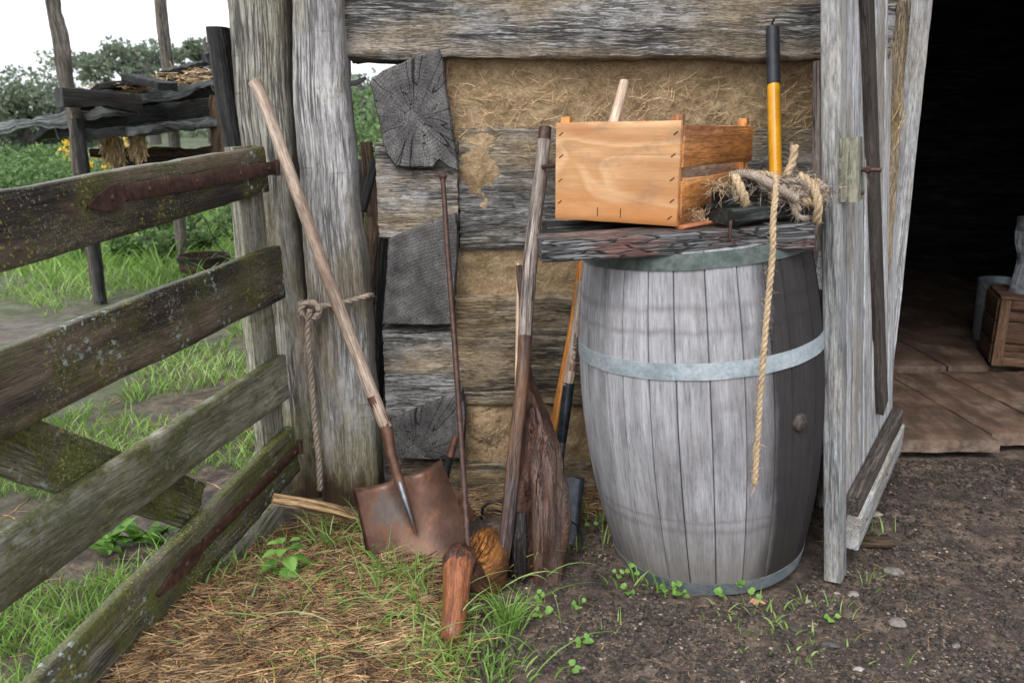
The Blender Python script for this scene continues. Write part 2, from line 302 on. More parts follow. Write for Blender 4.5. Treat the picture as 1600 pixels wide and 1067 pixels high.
def ground_mat():
    s = NT('wet_earth'); w = s.world(); g = s.n('ShaderNodeSeparateXYZ', Vector=w)
    n1 = s.noise(w, 3.0, 7, .65); n2 = s.noise(w, 55, 6, .7); n3 = s.noise(w, 11, 5, .65)
    c = s.ramp(n3, [(.32, (.028, .021, .018)), (.46, (.075, .055, .044)), (.58, (.145, .105, .080)), (.72, (.21, .155, .12))])
    c = s.mix(.9, c, s.ramp(n2, [(.34, .45), (.5, 1), (.66, 1.6)]), 'MULTIPLY')
    blk = s.ramp(n1, [(.52, 0), (.64, .65)]); c = s.mix(blk, c, (.022, .018, .018))
    sp_ = s.ramp(s.vor(w, 190), [(.16, 1), (.26, 0)]); c = s.mix(s.ma('MULTIPLY', sp_, s.ramp(s.noise(w, 40, 2), [(.48, 0), (.6, .8)])), c, (.26, .22, .18))
    # greener turf floor to the left and far away
    gx = s.ma('ADD', g.outputs[0], s.ma('MULTIPLY', s.ma('SUBTRACT', s.noise(w, 1.1, 4), .5), 1.2))
    gm = s.ramp(s.ma('MULTIPLY_ADD', gx, -.25, .0), [(.28, 0), (.5, .75)])
    turf = s.ramp(s.noise(w, 25, 5, .7), [(.3, (.030, .035, .014)), (.6, (.075, .10, .03)), (.8, (.12, .13, .05))])
    pm = s.ramp(s.noise(w, .9, 4, .6), [(.40, 0), (.52, 1)])
    mud = s.ramp(s.noise(w, 9, 5), [(.3, (.07, .055, .05)), (.7, (.17, .135, .125))])
    far = s.mix(pm, mud, turf); c = s.mix(gm, c, far)
    yf = s.ramp(s.ma('MULTIPLY', g.outputs[1], .05), [(.35, 0), (.5, 1)]); c = s.mix(yf, c, turf)
    h = s.ma('ADD', s.noise(w, 120, 6, .75), s.ma('MULTIPLY', n3, 2.0))
    r = s.ramp(s.noise(w, 6, 3), [(.4, .45), (.6, .85)])
    return s.fin(c, r, s.bump(h, 1.0, .008), .4)
M['ground'] = ground_mat()
def slab_mat():
    s = NT('worn_slab'); w = s.world()
    c = s.ramp(s.noise(w, 7, 6, .65), [(.3, (.085, .052, .037)), (.5, (.16, .10, .072)), (.72, (.28, .215, .17))])
    c = s.mix(.7, c, s.ramp(s.noise(w, 90, 5, .7), [(.3, .6), (.7, 1.25)]), 'MULTIPLY')
    y = s.n('ShaderNodeSeparateXYZ', Vector=w).outputs[1]
    c = s.mix(s.ramp(s.noise(s.world((3,1.2,3)), 3, 6, .7), [(.44, .0), (.60, .75)]), c, (.055, .038, .028))
    ed = s.ramp(s.attr('tone').outputs['Fac'], [(.8, 0), (1, .8)]); c = s.mix(s.ma('MULTIPLY', ed, s.ramp(s.noise(w, 22, 5, .7), [(.4, 0), (.62, .8)])), c, (.26, .20, .16))
    return s.fin(c, .6, s.bump(s.noise(w, 60, 6, .7), .8, .004), .35)
M['slab'] = slab_mat()
def leaf(name, c0, c1, c2, rough=.5, sc=9.0, tr=.35):
    s = NT(name); c = s.ramp(s.attr('tone').outputs['Fac'], [(0, c0), (.5, c1), (1, c2)])
    c = s.mix(.5, c, s.ramp(s.noise(s.world(), sc, 3), [(.3, .6), (.7, 1.3)]), 'MULTIPLY')
    s.fin(c, rough, None, .35)
    t = s.n('ShaderNodeBsdfTranslucent', Color=c); mx = s.n('ShaderNodeMixShader', Fac=tr)
    s.t.links.new(s.b.outputs[0], mx.inputs[1]); s.t.links.new(t.outputs[0], mx.inputs[2]); s.t.links.new(mx.outputs[0], s.out.inputs[0])
    return s.m
M['grass'] = leaf('grass_blades', (.08, .15, .025), (.19, .35, .06), (.40, .52, .20))
M['weed'] = leaf('weed_leaves', (.07, .15, .025), (.14, .30, .05), (.24, .44, .10))
M['bush'] = leaf('bush_leaves', (.05, .10, .03), (.12, .21, .07), (.23, .34, .13), sc=1.5)
M['tree'] = leaf('haze_paled_leaves', (.10, .13, .09), (.16, .205, .14), (.23, .28, .19), sc=.4)  # distance haze put into the leaf colour: paler and greyer greens
M['flower'] = leaf('yellow_flowers', (.55, .34, .02), (.70, .48, .03), (.8, .6, .08))
M['stem'] = leaf('weed_stems', (.16, .15, .05), (.2, .22, .07), (.28, .30, .1))

# ------------------------------------------------------------------ mesh builder
OFF = {}
class MB:
    def __init__(s): s.v = []; s.f = []; s.g = []; s.t = []; s.mi = []; s.sm = None; s.xb = None; s.seam = None
    def add(s, co, g=None, tone=.5):
        s.v.append(tuple(co)); s.g.append(tuple(g) if g is not None else tuple(co)); s.t.append(tone); return len(s.v) - 1
    def face(s, idx, mi=0): s.f.append(tuple(idx)); s.mi.append(mi)
    def build(s, name, mat, parent=None, smooth=50, gb=None, seam=None):
        me = bpy.data.meshes.new(name)
        if parent is not None: o0 = OFF[parent.name]
        else:
            xs = [p[0] for p in s.v]; ys = [p[1] for p in s.v]; zs = [p[2] for p in s.v]
            o0 = V(((min(xs) + max(xs)) / 2, (min(ys) + max(ys)) / 2, min(zs)))
        me.from_pydata([(p[0] - o0[0], p[1] - o0[1], p[2] - o0[2]) for p in s.v], [], s.f)
        mats = mat if isinstance(mat, list) else [mat]
        for m in mats: me.materials.append(M[m] if isinstance(m, str) else m)
        if len(mats) > 1: me.polygons.foreach_set('material_index', s.mi)
        a = me.attributes.new('gc', 'FLOAT_VECTOR', 'POINT'); a.data.foreach_set('vector', [c for g in s.g for c in g])
        a = me.attributes.new('tone', 'FLOAT', 'POINT'); a.data.foreach_set('value', s.t)
        if gb: a = me.attributes.new('gb', 'FLOAT_VECTOR', 'POINT'); a.data.foreach_set('vector', [c for g in gb for c in g])
        if seam: a = me.attributes.new('seam', 'FLOAT', 'POINT'); a.data.foreach_set('value', seam)
        me.validate(); me.update()
        if smooth:
            me.shade_smooth()
            if smooth < 180: me.set_sharp_from_angle(angle=R(smooth))
        o = bpy.data.objects.new(name, me); COL.objects.link(o)
        if parent is not None: o.parent = parent; OFF[o.name] = o0.copy()
        else: o.location = o0; OFF[o.name] = o0.copy()
        return o

def tag(o, label=None, cat=None, group=None, kind=None):
    if label: o['label'] = label
    if cat: o['category'] = cat
    if group: o['group'] = group
    if kind: o['kind'] = kind
    return o
def empty(name, loc, label, cat, group=None):
    o = bpy.data.objects.new(name, None); COL.objects.link(o); o.location = loc; o.empty_display_size = .1
    OFF[o.name] = V(loc); return tag(o, label, cat, group)

def nz(x, y=0, z=0): return NZ.noise((x, y, z))
def ring_faces(mb, rings, mi=0, close=True):
    for a, b in zip(rings, rings[1:]):
        n = len(a)
        for i in range(n if close else n - 1):
            j = (i + 1) % n; mb.face((a[i], a[j], b[j], b[i]), mi)

def board(mb, p0, p1, w, th, wdir, w1=None, th1=None, nl=None, nw=None, amp=.0015, wob=.003, cr=.002, tone=.5, jag=.003, mi=0, sag=0, capmi=None, fw=30, skew=0):
    p0 = V(p0); p1 = V(p1); T = p1 - p0; L = T.length; T.normalize(); W = V(wdir); W = (W - T * W.dot(T)).normalized(); N = T.cross(W)
    w1 = w if w1 is None else w1; th1 = th if th1 is None else th1
    nl = nl or max(4, int(L / .03)); nw = nw or max(2, int(w / .02)); nt = max(2, int(th / .02))
    sd = ru(0, 50); off = V((ru(0, 20), ru(0, 20), ru(0, 20)))
    rings = []
    for i in range(nl + 1):
        t = i / nl; s_ = t * L; ww = w + (w1 - w) * t; tt = th + (th1 - th) * t
        eT = wob * nz(s_ * 4 + sd, 1) + wob * .5 * nz(s_ * 17 + sd, 2); eB = wob * nz(s_ * 4 + sd, 7) + wob * .5 * nz(s_ * 17, sd)
        c = p0 + T * s_ + W * (sag * (1 - (2 * t - 1) ** 2)) * -1
        pr = []
        A = ww / 2 - cr; B = tt / 2 - cr
        for k in range(nw): pr.append((-A + 2 * A * k / (nw - 1), tt / 2, 0, 1))
        for k in range(nt): pr.append((ww / 2, B - 2 * B * k / (nt - 1), 1, 0))
        for k in range(nw): pr.append((A - 2 * A * k / (nw - 1), -tt / 2, 0, -1))
        for k in range(nt): pr.append((-ww / 2, -B + 2 * B * k / (nt - 1), -1, 0))
        ring = []
        for a, b, na, nb in pr:
            q = (a / ww + .5); a2 = a + eB * (1 - q) + eT * q
            d = amp * (nz(s_ * 3 + sd, a * fw, b * fw) + .5 * nz(s_ * 12 + sd, a * fw * 2.5, b * fw * 2.5))
            ex = 0
            if i == 0: ex = -jag * nz(a * 60 + sd, b * 60) - skew * 0
            if i == nl: ex = jag * nz(a * 60, b * 60 + sd)
            ex += skew * (a / ww) * t
            co = c + W * (a2 + na * d) + N * (b + nb * d) + T * ex
            ring.append(mb.add(co, V((s_, a, b)) + off, tone))
        rings.append(ring)
    ring_faces(mb, rings, mi); cm = mi if capmi is None else capmi
    mb.face(list(reversed(rings[0])), cm); mb.face(rings[-1], cm)

def resample(pts, n):
    pts = [V(p) for p in pts]; P_ = [pts[0] * 2 - pts[1]] + pts + [pts[-1] * 2 - pts[-2]]; out = []
    m = len(pts) - 1
    for i in range(n + 1):
        t = i / n * m; k = min(int(t), m - 1); f = t - k
        a, b, c, d = P_[k], P_[k + 1], P_[k + 2], P_[k + 3]
        out.append(.5 * ((2 * b) + (c - a) * f + (2 * a - 5 * b + 4 * c - d) * f * f + (3 * b - a - 3 * c + d) * f ** 3))
    return out
def lerps(vals, t):
    m = len(vals) - 1; x = t * m; k = min(int(x), m - 1); f = x - k; return vals[k] * (1 - f) + vals[k + 1] * f
def frames(pts):
    n = len(pts); T = [(pts[min(i + 1, n - 1)] - pts[max(i - 1, 0)]).normalized() for i in range(n)]
    u = V((0, 0, 1)) if abs(T[0].z) < .9 else V((1, 0, 0)); N = (u - T[0] * u.dot(T[0])).normalized(); out = []
    for t in T:
        N = (N - t * N.dot(t)).normalized(); out.append((t, N, t.cross(N)))
    return out
def pole(mb, pts, rad, n=12, seg=None, amp=.0, tone=.5, mi=0, flat=1.0, raw=False, f=20, cap=True, matf=None):
    rad = rad if isinstance(rad, (list, tuple)) else [rad, rad]
    pl = [V(p) for p in pts] if raw else resample(pts, seg or max(2, int(sum((V(b) - V(a)).length for a, b in zip(pts, pts[1:])) / .03)))
    fr = frames(pl); s_ = 0; rings = []; off = V((ru(0, 20), ru(0, 20), ru(0, 20))); m = len(pl) - 1
    for i, (p, (T, N, B)) in enumerate(zip(pl, fr)):
        if i: s_ += (p - pl[i - 1]).length
        r = lerps(rad, i / m); ring = []
        for k in range(n):
            th = 2 * math.pi * k / n; c, s2 = math.cos(th), math.sin(th)
            rr = r + amp * (nz(s_ * 3 + off.x, c * 1.2 + off.y, s2 * 1.2) + .5 * nz(s_ * f, c * 3, s2 * 3 + off.z)) if amp else r
            ring.append(mb.add(p + N * (c * rr) + B * (s2 * rr * flat), V((s_, c * r, s2 * r)) + off, tone))
        rings.append(ring)
    for q, (a, b) in enumerate(zip(rings, rings[1:])):
        ring_faces(mb, [a, b], mi if matf is None else matf(q / m))
    if cap:
        for ring, sgn, p, T, r, ss in ((rings[0], -1, pl[0], fr[0][0], rad[0], 0), (rings[-1], 1, pl[-1], fr[-1][0], rad[-1], s_)):
            c = mb.add(p + T * sgn * r * .18, V((ss, 0, 0)) + off, tone); mm = mi if matf is None else matf(0 if sgn < 0 else 1)
            for k in range(n):
                a, b = ring[k], ring[(k + 1) % n]; mb.face((b, a, c) if sgn < 0 else (a, b, c), mm)
def rope(mb, pts, r, tone=.5, pitch=None, seg=None, fuzz=0, n=6):
    L = sum((V(b) - V(a)).length for a, b in zip(pts, pts[1:])); pitch = pitch or r * 7
    seg = seg or int(L / (pitch / 7)); pl = resample(pts, seg); fr = frames(pl); ph = ru(0, 6)
    for k in range(3):
        q = []; s_ = 0
        for i, (p, (T, N, B)) in enumerate(zip(pl, fr)):
            if i: s_ += (p - pl[i - 1]).length
            a = s_ / pitch * 2 * math.pi + k * 2.0944 + ph; q.append(p + (N * math.cos(a) + B * math.sin(a)) * r * .5)
        pole(mb, q, r * .58, n=n, raw=True, tone=tone + ru(-.1, .1))
    for _ in range(fuzz):
        i = random.randrange(len(pl)); T, N, B = fr[i]; a = ru(0, 6.28); d = (N * math.cos(a) + B * math.sin(a) + T * ru(-1, 1)).normalized()
        hair(mb, pl[i] + d * r * .8, d, ru(.006, .022), .0005, tone)
def hair(mb, p, d, L, w, tone=.5, droop=.3):
    d = V(d); x = d.cross(V((ru(-1, 1), ru(-1, 1), ru(-1, 1)))).normalized(); q = V(p); idx = []
    for i in range(4):
        ww = w * (1 - i / 3.4); idx.append((mb.add(q + x * ww, None, tone), mb.add(q - x * ww, None, tone)))
        q = q + d * L / 3; d = (d + V((ru(-.4, .4), ru(-.4, .4), -droop * .5 + ru(-.2, .2)))).normalized()
    for a, b in zip(idx, idx[1:]): mb.face((a[0], a[1], b[1], b[0]))
def blade(mb, p, d, L, w, bend, tone, seg=4):
    p = V(p); d = V(d).normalized(); side = d.cross(V((ru(-1, 1), ru(-1, 1), .1))); 
    if side.length < 1e-3: side = V((1, 0, 0))
    side.normalize(); h = V((d.x, d.y, 0)); h = h.normalized() if h.length > 1e-3 else V((ru(-1, 1), ru(-1, 1), 0)).normalized(); idx = []
    fold = side.cross(d) * w * .5
    for i in range(seg + 1):
        t = i / seg; ww = w * (1 - t ** 1.8) * (.6 + .4 * min(1, t * 4))
        if i < seg: idx.append([mb.add(p + side * ww, None, tone), mb.add(p - side * ww, None, tone)])
        else: idx.append([mb.add(p, None, tone)])
        p = p + d * (L / seg); d = (d + h * bend / seg + V((0, 0, -bend * t * 1.2 / seg * 1.6))).normalized()
    for a, b in zip(idx, idx[1:]):
        if len(b) == 2: mb.face((a[0], a[1], b[1], b[0]))
        else: mb.face((a[0], a[1], b[0]))
def strawbit(mb, p, d, L, w, tone, curve=.1):
    p = V(p); d = V(d).normalized(); up = V((ru(-.4, .4), ru(-.4, .4), 1)); x = d.cross(up).normalized(); y = x.cross(d); c = V((ru(-1, 1), ru(-1, 1), ru(-.6, .3))) * curve; rings = []
    for i in range(4):
        t = i / 3; q = p + d * L * (t - .5) + c * L * (t - .5) ** 2 * 2
        rings.append([mb.add(q + x * w, None, tone), mb.add(q + y * w * .8, None, tone), mb.add(q - x * w, None, tone)])
    ring_faces(mb, rings, close=False)
def leafq(mb, p, d, L, w, tone):
    p = V(p); d = V(d).normalized(); x = d.cross(V((ru(-1, 1), ru(-1, 1), ru(-1, 1)))).normalized(); n = d.cross(x)
    a = mb.add(p, None, tone); b = mb.add(p + d * L * .5 + x * w + n * w * .3, None, tone); c = mb.add(p + d * L, None, tone); e = mb.add(p + d * L * .5 - x * w + n * w * .3, None, tone)
    mb.face((a, b, c)); mb.face((a, c, e))
def rv():
    while True:
        v = V((ru(-1, 1), ru(-1, 1), ru(-1, 1)))
        if .05 < v.length < 1: return v
def cloud(mb, c, rx, ry, rz, n, size, tone=.5, tv=.25):
    for _ in range(n):
        v = rv(); v = v * (v.length ** -.4); p = V((c[0] + v.x * rx, c[1] + v.y * ry, c[2] + v.z * rz))
        leafq(mb, p, rv() + V((0, 0, .1)), size * ru(.6, 1.3), size * ru(.22, .4), min(1, max(0, tone + ru(-tv, tv))))

# ------------------------------------------------------------------ ground
def straw_h(x, y):
    c = V((-.50, 1.72)); dx = (x - c.x) / .42; dy = (y - c.y) / .42; r = dx * dx + dy * dy
    return .07 * math.exp(-r * 1.3)
def G(x, y):
    h = .012 * nz(x * 2.5, y * 2.5, 1) + .005 * nz(x * 9, y * 9, 3) + .003 * nz(x * 26, y * 26, 5)
    if -2.2 < x < .4: h += straw_h(x, y)
    if x > -.1 and y < 3.2: h += .010 * nz(x * 6, y * 6, 9) + .004 * nz(x * 40, y * 40, 2)
    if y > 2.46 and x > -.42: h = min(h, -.005) - .02
    if y > 14: h += (y - 14) * .02
    if x < -1: h += .02 * nz(x * 1.1, y * 1.1, 12)
    return h
def axis(lo, hi, d0, d1, st, grow=1.22):
    a = []; x = d0
    while x <= d1: a.append(x); x += st
    s = st; x = d0 - s
    while x > lo: a.insert(0, x); s *= grow; x -= s
    a.insert(0, lo); s = st; x = a[-1] + s
    while x < hi: a.append(x); s *= grow; x += s
    a.append(hi); return a
xs = axis(-130, 130, -1.6, 2.2, .018); ys = axis(-25, 150, .9, 3.1, .018)
mb = MB(); nx = len(xs)
for y in ys:
    for x in xs: mb.add((x, y, G(x, y)))
for j in range(len(ys) - 1):
    for i in range(nx - 1): a = j * nx + i; mb.face((a, a + 1, a + nx + 1, a + nx))
g = mb.build('ground', 'ground', smooth=180); tag(g, 'wet dark earth with gravel and patches of turf', 'ground', kind='structure')

# ------------------------------------------------------------------ barn
WY = 2.50
barn = empty('log_barn', (.9, 2.62, 0), 'old log barn with clay filled gaps, notched corner and open plank door', 'barn')
def wz(py, Y=WY): return P(800, py, Y).z
def wx(px, py, Y=WY): return P(px, py, Y).x
def log(x0, x1, z0, z1, yf, d=.2, mat='log', amp=.006, wob=.008, tone=.5, taper=0):
    m = MB(); w = z1 - z0
    board(m, (x0, yf + d / 2, (z0 + z1) / 2), (x1, yf + d / 2, (z0 + z1) / 2), w, d, (0, 0, 1), w1=w + taper, nl=int((x1 - x0) / .014) + 4, nw=int(w / .010) + 3, amp=amp, wob=wob, cr=.008, tone=tone, jag=.006, fw=26)
    return tag(m.build('log', mat, barn), None)
XR = 1.10
log(wx(537, 60), XR, wz(94, WY), 1.80, WY - .055, .25, 'log', .008, .010, .5)
log(-.47, XR, 1.81, 2.12, WY - .03, .22)
log(-.47, XR, 2.13, 2.36, WY - .03, .22)
log(wx(592, 300), wx(716, 300), wz(372), wz(222), WY - .035, .2, 'log', .005, .006, .62)
log(wx(718, 300), XR, wz(388), wz(200), WY - .01, .2, 'log', .008, .008, .42)
log(wx(603, 580), wx(712, 580), wz(652), wz(511), WY - .03, .2, 'log', .005, .006, .55)
log(wx(713, 540), XR, wz(632), wz(462), WY - .012, .2, 'logtan', .007, .008, .45)
log(-.42, XR, -.10, wz(720), WY - .015, .22, 'logtan', .006, .006, .42)
def endblock(pts, heart, Y=WY - .06, d=.5, tone=.5):
    m = MB(); q = []
    hc = P(*heart, Y)
    n = len(pts)
    for i in range(n):
        a = P(*pts[i], Y); b = P(*pts[(i + 1) % n], Y); k = max(1, int((b - a).length / .012))
        for t in range(k):
            p = a.lerp(b, t / k); p.x += ru(-.0012, .0012); p.z += ru(-.0012, .0012); q.append(p)
    cx = sum(p.x for p in q) / len(q); cz = sum(p.z for p in q) / len(q)
    def gcv(p): return V((p.y * .3, p.x - hc.x, p.z - hc.z))
    ins = [V((cx + (p.x - cx) * .965, p.y - .004, cz + (p.z - cz) * .965)) for p in q]
    r = [[m.add(p, gcv(p), tone) for p in ins], [m.add(p + V((0, .004, 0)), gcv(p), tone) for p in q], [m.add(p + V((0, d, 0)), gcv(p), tone) for p in q]]
    ring_faces(m, r); m.face(r[0][::-1])
    # consistent outward faces regardless of outline direction
    o = m.build('log_end', 'end', barn, smooth=35); return o
endblock([(577, 128), (598, 110), (640, 93), (687, 77), (692, 95), (700, 160), (706, 200), (712, 235), (717, 268), (704, 262), (688, 250), (676, 262), (650, 263), (618, 261), (603, 240), (597, 215), (585, 160)], (652, 180), tone=.62)
endblock([(607, 373), (660, 352), (716, 333), (715, 400), (706, 508), (650, 509), (597, 507), (603, 440)], (760, 640), tone=.45)
endblock([(611, 657), (660, 636), (722, 612), (728, 640), (725, 718), (670, 718), (617, 715)], (655, 700), tone=.40)
# side wall logs running back from the corner
for k in range(5):
    z0 = k * .33; m = MB()
    board(m, (-.30, WY + .22, z0 + .22), (-.30, 6.9, z0 + .22), .27, .2, (0, 0, 1), amp=.006, wob=.01, cr=.01, nl=40); m.build('side_log', 'logtan', barn)
# daub panels with straw
def daubp(x0, x1, z0, z1, y0, nst, irr=.0, seed=0):
    m = MB(); nxx = int((x1 - x0) / .009); nzz = int((z1 - z0) / .009)
    for j in range(nzz + 1):
        for i in range(nxx + 1):
            x = x0 + (x1 - x0) * i / nxx; z = z0 + (z1 - z0) * j / nzz
            y = y0 + .010 * nz(x * 7, z * 9, seed) + .006 * nz(x * 24, z * 26, seed) + .004 * nz(x * 60, z * 60, seed)
            e = min(1, j / 3); zz = z - (1 - min(1, j / 6)) * irr * max(0, nz(x * 5, seed) + .35)
            m.add((x, y, zz))
    for j in range(nzz):
        for i in range(nxx): a = j * (nxx + 1) + i; m.face((a, a + 1, a + nxx + 2, a + nxx + 1))
    o = m.build('clay_daub', 'daub', barn, smooth=180)
    if nst:
        m = MB()
        for _ in range(nst):
            x = ru(x0, x1); z = ru(z0, z1); a = random.gauss(0, .9); L = ru(.015, .07)
            strawbit(m, (x, y0 - .006 - ru(0, .008) + .006 * nz(x * 24, z * 26, seed), z), (math.cos(a), ru(-.18, .12), math.sin(a)), L, ru(.0006, .0013), ru(.2, .9), .25)
        tag(m.build('straw_flecks', 'straw', barn, smooth=0), kind='stuff')
daubp(wx(690, 200), XR, wz(235), wz(90) + .03, WY + .004, 1300, .06, 1)
daubp(wx(712, 420), XR, wz(470), wz(380), WY + .012, 160, .0, 2)
daubp(wx(720, 680), XR, wz(724), wz(622), WY + .004, 130, .0, 3)
for (px, py, w_, h_) in ((748, 262, .075, .13), (760, 672, .06, .08)):   # smears of clay over the timber
    m = MB(); c = P(px, py, WY - .022); K = 40
    for j in range(K + 1):
        for i in range(K + 1):
            a = (i / K - .5) * 2; b = (j / K - .5) * 2; r = math.hypot(a, b) + .35 * nz(a * 2.2, b * 2.2, px) + .15 * nz(a * 7, b * 7, px); d = max(0, 1 - r) ** .6 * .022 - .012
            m.add((c.x + a * w_, c.y + .012 - d + .002 * nz(a * 9, b * 9) + .0015 * nz(a * 25, b * 25), c.z + b * h_))
    for j in range(K):
        for i in range(K): a = j * (K + 1) + i; m.face((a, a + 1, a + K + 2, a + K + 1))
    m.build('clay_smear', 'daub', barn, smooth=180)
# inner lining, back, right wall, roof
def box(mb, x0, y0, z0, x1, y1, z1, mi=0, tone=.5):
    off = V((ru(0, 9), ru(0, 9), ru(0, 9))); dims = (x1 - x0, y1 - y0, z1 - z0); ax = max(range(3), key=lambda i: dims[i])
    i0 = [mb.add((x, y, z), V(((x, y, z)[ax], (x, y, z)[(ax + 1) % 3], (x, y, z)[(ax + 2) % 3])) + off, tone) for x in (x0, x1) for y in (y0, y1) for z in (z0, z1)]
    for f in ((0, 1, 3, 2), (4, 6, 7, 5), (0, 4, 5, 1), (2, 3, 7, 6), (0, 2, 6, 4), (1, 5, 7, 3)): mb.face([i0[k] for k in f], mi)
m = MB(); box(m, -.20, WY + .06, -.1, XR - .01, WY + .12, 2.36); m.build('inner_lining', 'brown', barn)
m = MB(); box(m, -.1, 6.7, -.1, 4.35, 6.8, 2.36); m.build('back_light_seal', 'chardark', barn)  # near-black sheet added to stop light leaks and keep the interior dark
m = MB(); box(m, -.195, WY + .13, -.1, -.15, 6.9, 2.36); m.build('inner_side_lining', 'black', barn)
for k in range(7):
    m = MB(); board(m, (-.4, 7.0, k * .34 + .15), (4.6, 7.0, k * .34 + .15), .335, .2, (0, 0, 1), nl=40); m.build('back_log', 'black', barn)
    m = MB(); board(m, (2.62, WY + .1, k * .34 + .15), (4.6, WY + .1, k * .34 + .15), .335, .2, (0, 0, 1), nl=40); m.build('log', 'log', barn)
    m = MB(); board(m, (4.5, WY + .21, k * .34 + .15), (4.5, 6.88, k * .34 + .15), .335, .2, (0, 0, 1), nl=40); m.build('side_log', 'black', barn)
m = MB(); board(m, (1.155, WY + .05, 2.28), (2.62, WY + .05, 2.28), .3, .25, (0, 0, 1), amp=.005); m.build('lintel', 'log', barn)
m = MB(); rz = 2.42; box(m, -.6, WY - .15, rz, 4.8, 7.3, rz + .06); m.build('roof', 'shedwood', barn)
# door jamb boards
m = MB(); board(m, (1.345, WY + .245, 0.05), (1.285, WY + .245, 2.13), .06, .03, (1, -.1, 0), amp=.001, wob=.004, w1=.085); m.build('door_jamb', 'door', barn)
m = MB(); board(m, (1.175, WY + .12, -.02), (1.07, WY + .12, 2.12), .15, .20, (1, 0, 0), amp=.003, wob=.006); m.build('jamb_post', 'logtan', barn)
m = MB(); board(m, (2.66, WY + .10, -.02), (2.66, WY + .10, 2.12), .12, .22, (1, 0, 0), amp=.003); m.build('jamb_post', 'log', barn)
m = MB()
for _ in range(9):
    p = P(1406 + ru(-7, 7), 190 + ru(-25, 30), WY + .01); strawbit(m, p, (ru(-.5, .3), -.2, ru(.4, 1)), ru(.04, .09), .0013, ru(.5, 1), .3)
tag(m.build('straw_wisp', 'straw', barn, smooth=0), kind='stuff')

# door: leaning plane, s = across from free edge to hinge edge, z = height, n = out of the visible face
A0 = P(1303, 908, 1.93); A0.z = .0; A1 = V((.361 * 1.99 + .024, 1.99, 1.49)); C0 = V((1.385, 2.70, .0)); C1 = V((1.205, 2.66, 1.6))
def De(a, b, z): t = (z - a.z) / (b.z - a.z); return a + (b - a) * t
dw = (C0 - A0); dw.z = 0; dw.normalize(); DN = V((dw.y, -dw.x, 0)).normalized()
def D(s, z, n=0): p = De(A0, A1, z).lerp(De(C0, C1, z), s); return p + DN * n
mdoor = MB(); 
# rails at the back of the door hold the planks: the part that carries the sub-parts
board(mdoor, D(.03, .85, -.032), D(.97, .85, -.032), .10, .028, (0, 0, 1))
mb2 = MB(); board(mb2, D(.03, 1.75, -.032), D(.97, 1.75, -.032), .10, .028, (0, 0, 1))
door = mdoor.build('door', 'door', barn); door['label'] = 'pale grey plank door standing open, leaning, free edge towards the viewer'
mb2.build('back_ledge', 'door', door)
sp_edges = [0, .075, .20, .37, .52, .67, .83, .955]
for i, (a, b) in enumerate(zip(sp_edges, sp_edges[1:])):
    m = MB(); z0 = .002 if i == 0 else .055 + ru(-.01, .01); th = .046 if i == 0 else .022
    q0 = D((a + b) / 2, z0, 0 if i else -.004); q1 = D((a + b) / 2, 1.92, 0 if i else -.004)
    wdt = (b - a) * (C0 - A0).length - .005
    board(m, q0, q1, wdt, th, dw, amp=.0012, wob=.003, cr=.0015 if i else .003, tone=ru(.38, .68), nw=6, nl=60, jag=.004)
    m.build('plank', 'dooredge' if i == 0 else 'door', door)
def dpx(px, py, n):      # find s on the door surface for a pixel column at given row
    best = None
    for k in range(0, 101):
        s = k / 100; lo, hi = 0.0, 1.95
        for _ in range(30):
            z = (lo + hi) / 2; q = D(s, z, n); d = V((q.x, q.y, q.z - H)); zc = d.y * cP - d.z * sP; yy = 533.5 - F * (d.y * sP + d.z * cP) / zc
            if yy > py: lo = z
            else: hi = z
        xx = 800 + F * q.x / zc
        if best is None or abs(xx - px) < best[0]: best = (abs(xx - px), s, z)
    return best[1], best[2]
s0, z0 = dpx(1376, 636, .02); s1, z1 = dpx(1352, 4, .02)
ds = (s0 - s1) / (z1 - z0)
m = MB(); board(m, D(s0, z0, .023), D(s1 - ds * .3, z1 + .3, .023), .085, .024, dw, tone=.5, amp=.0008); m.build('diagonal_brace', 'brace', door)
m = MB(); board(m, D(.10, .196, .030), D(.93, .228, .030), .055, .036, (0, 0, 1), amp=.0015, tone=.75); m.build('ledge', 'brace', door)
m = MB(); board(m, D(.10, .117, .031), D(.93, .150, .031), .10, .038, (0, 0, 1), amp=.0015)
for k in range(5):
    p = D(.2 + .18 * k, .12 + ru(-.03, .03), .0505); pole(m, [p, p + DN * .002], .004, n=8, seg=1, mi=1)
m.build('ledge', ['door', 'rustdark'], door)
sL, zL = dpx(1325, 265, .03)
m = MB(); board(m, D(sL, zL - .075, .036), D(sL, zL + .075, .036), .058, .045, dw, amp=.001); lb = m.build('latch_block', 'gatepale', door)
m = MB(); p = D(sL + .012, zL, .058); pole(m, [p, p + DN * .045], .0055, n=10); pole(m, [p + DN * .010, p + DN * .02], .009, n=6, seg=1); m.build('bolt', 'rustdark', door); m = MB(); pole(m, [p + V((0, 0, -.055)), p + V((0, 0, -.055)) + DN * .012], .005, n=8); m.build('nail', 'rustdark', door)

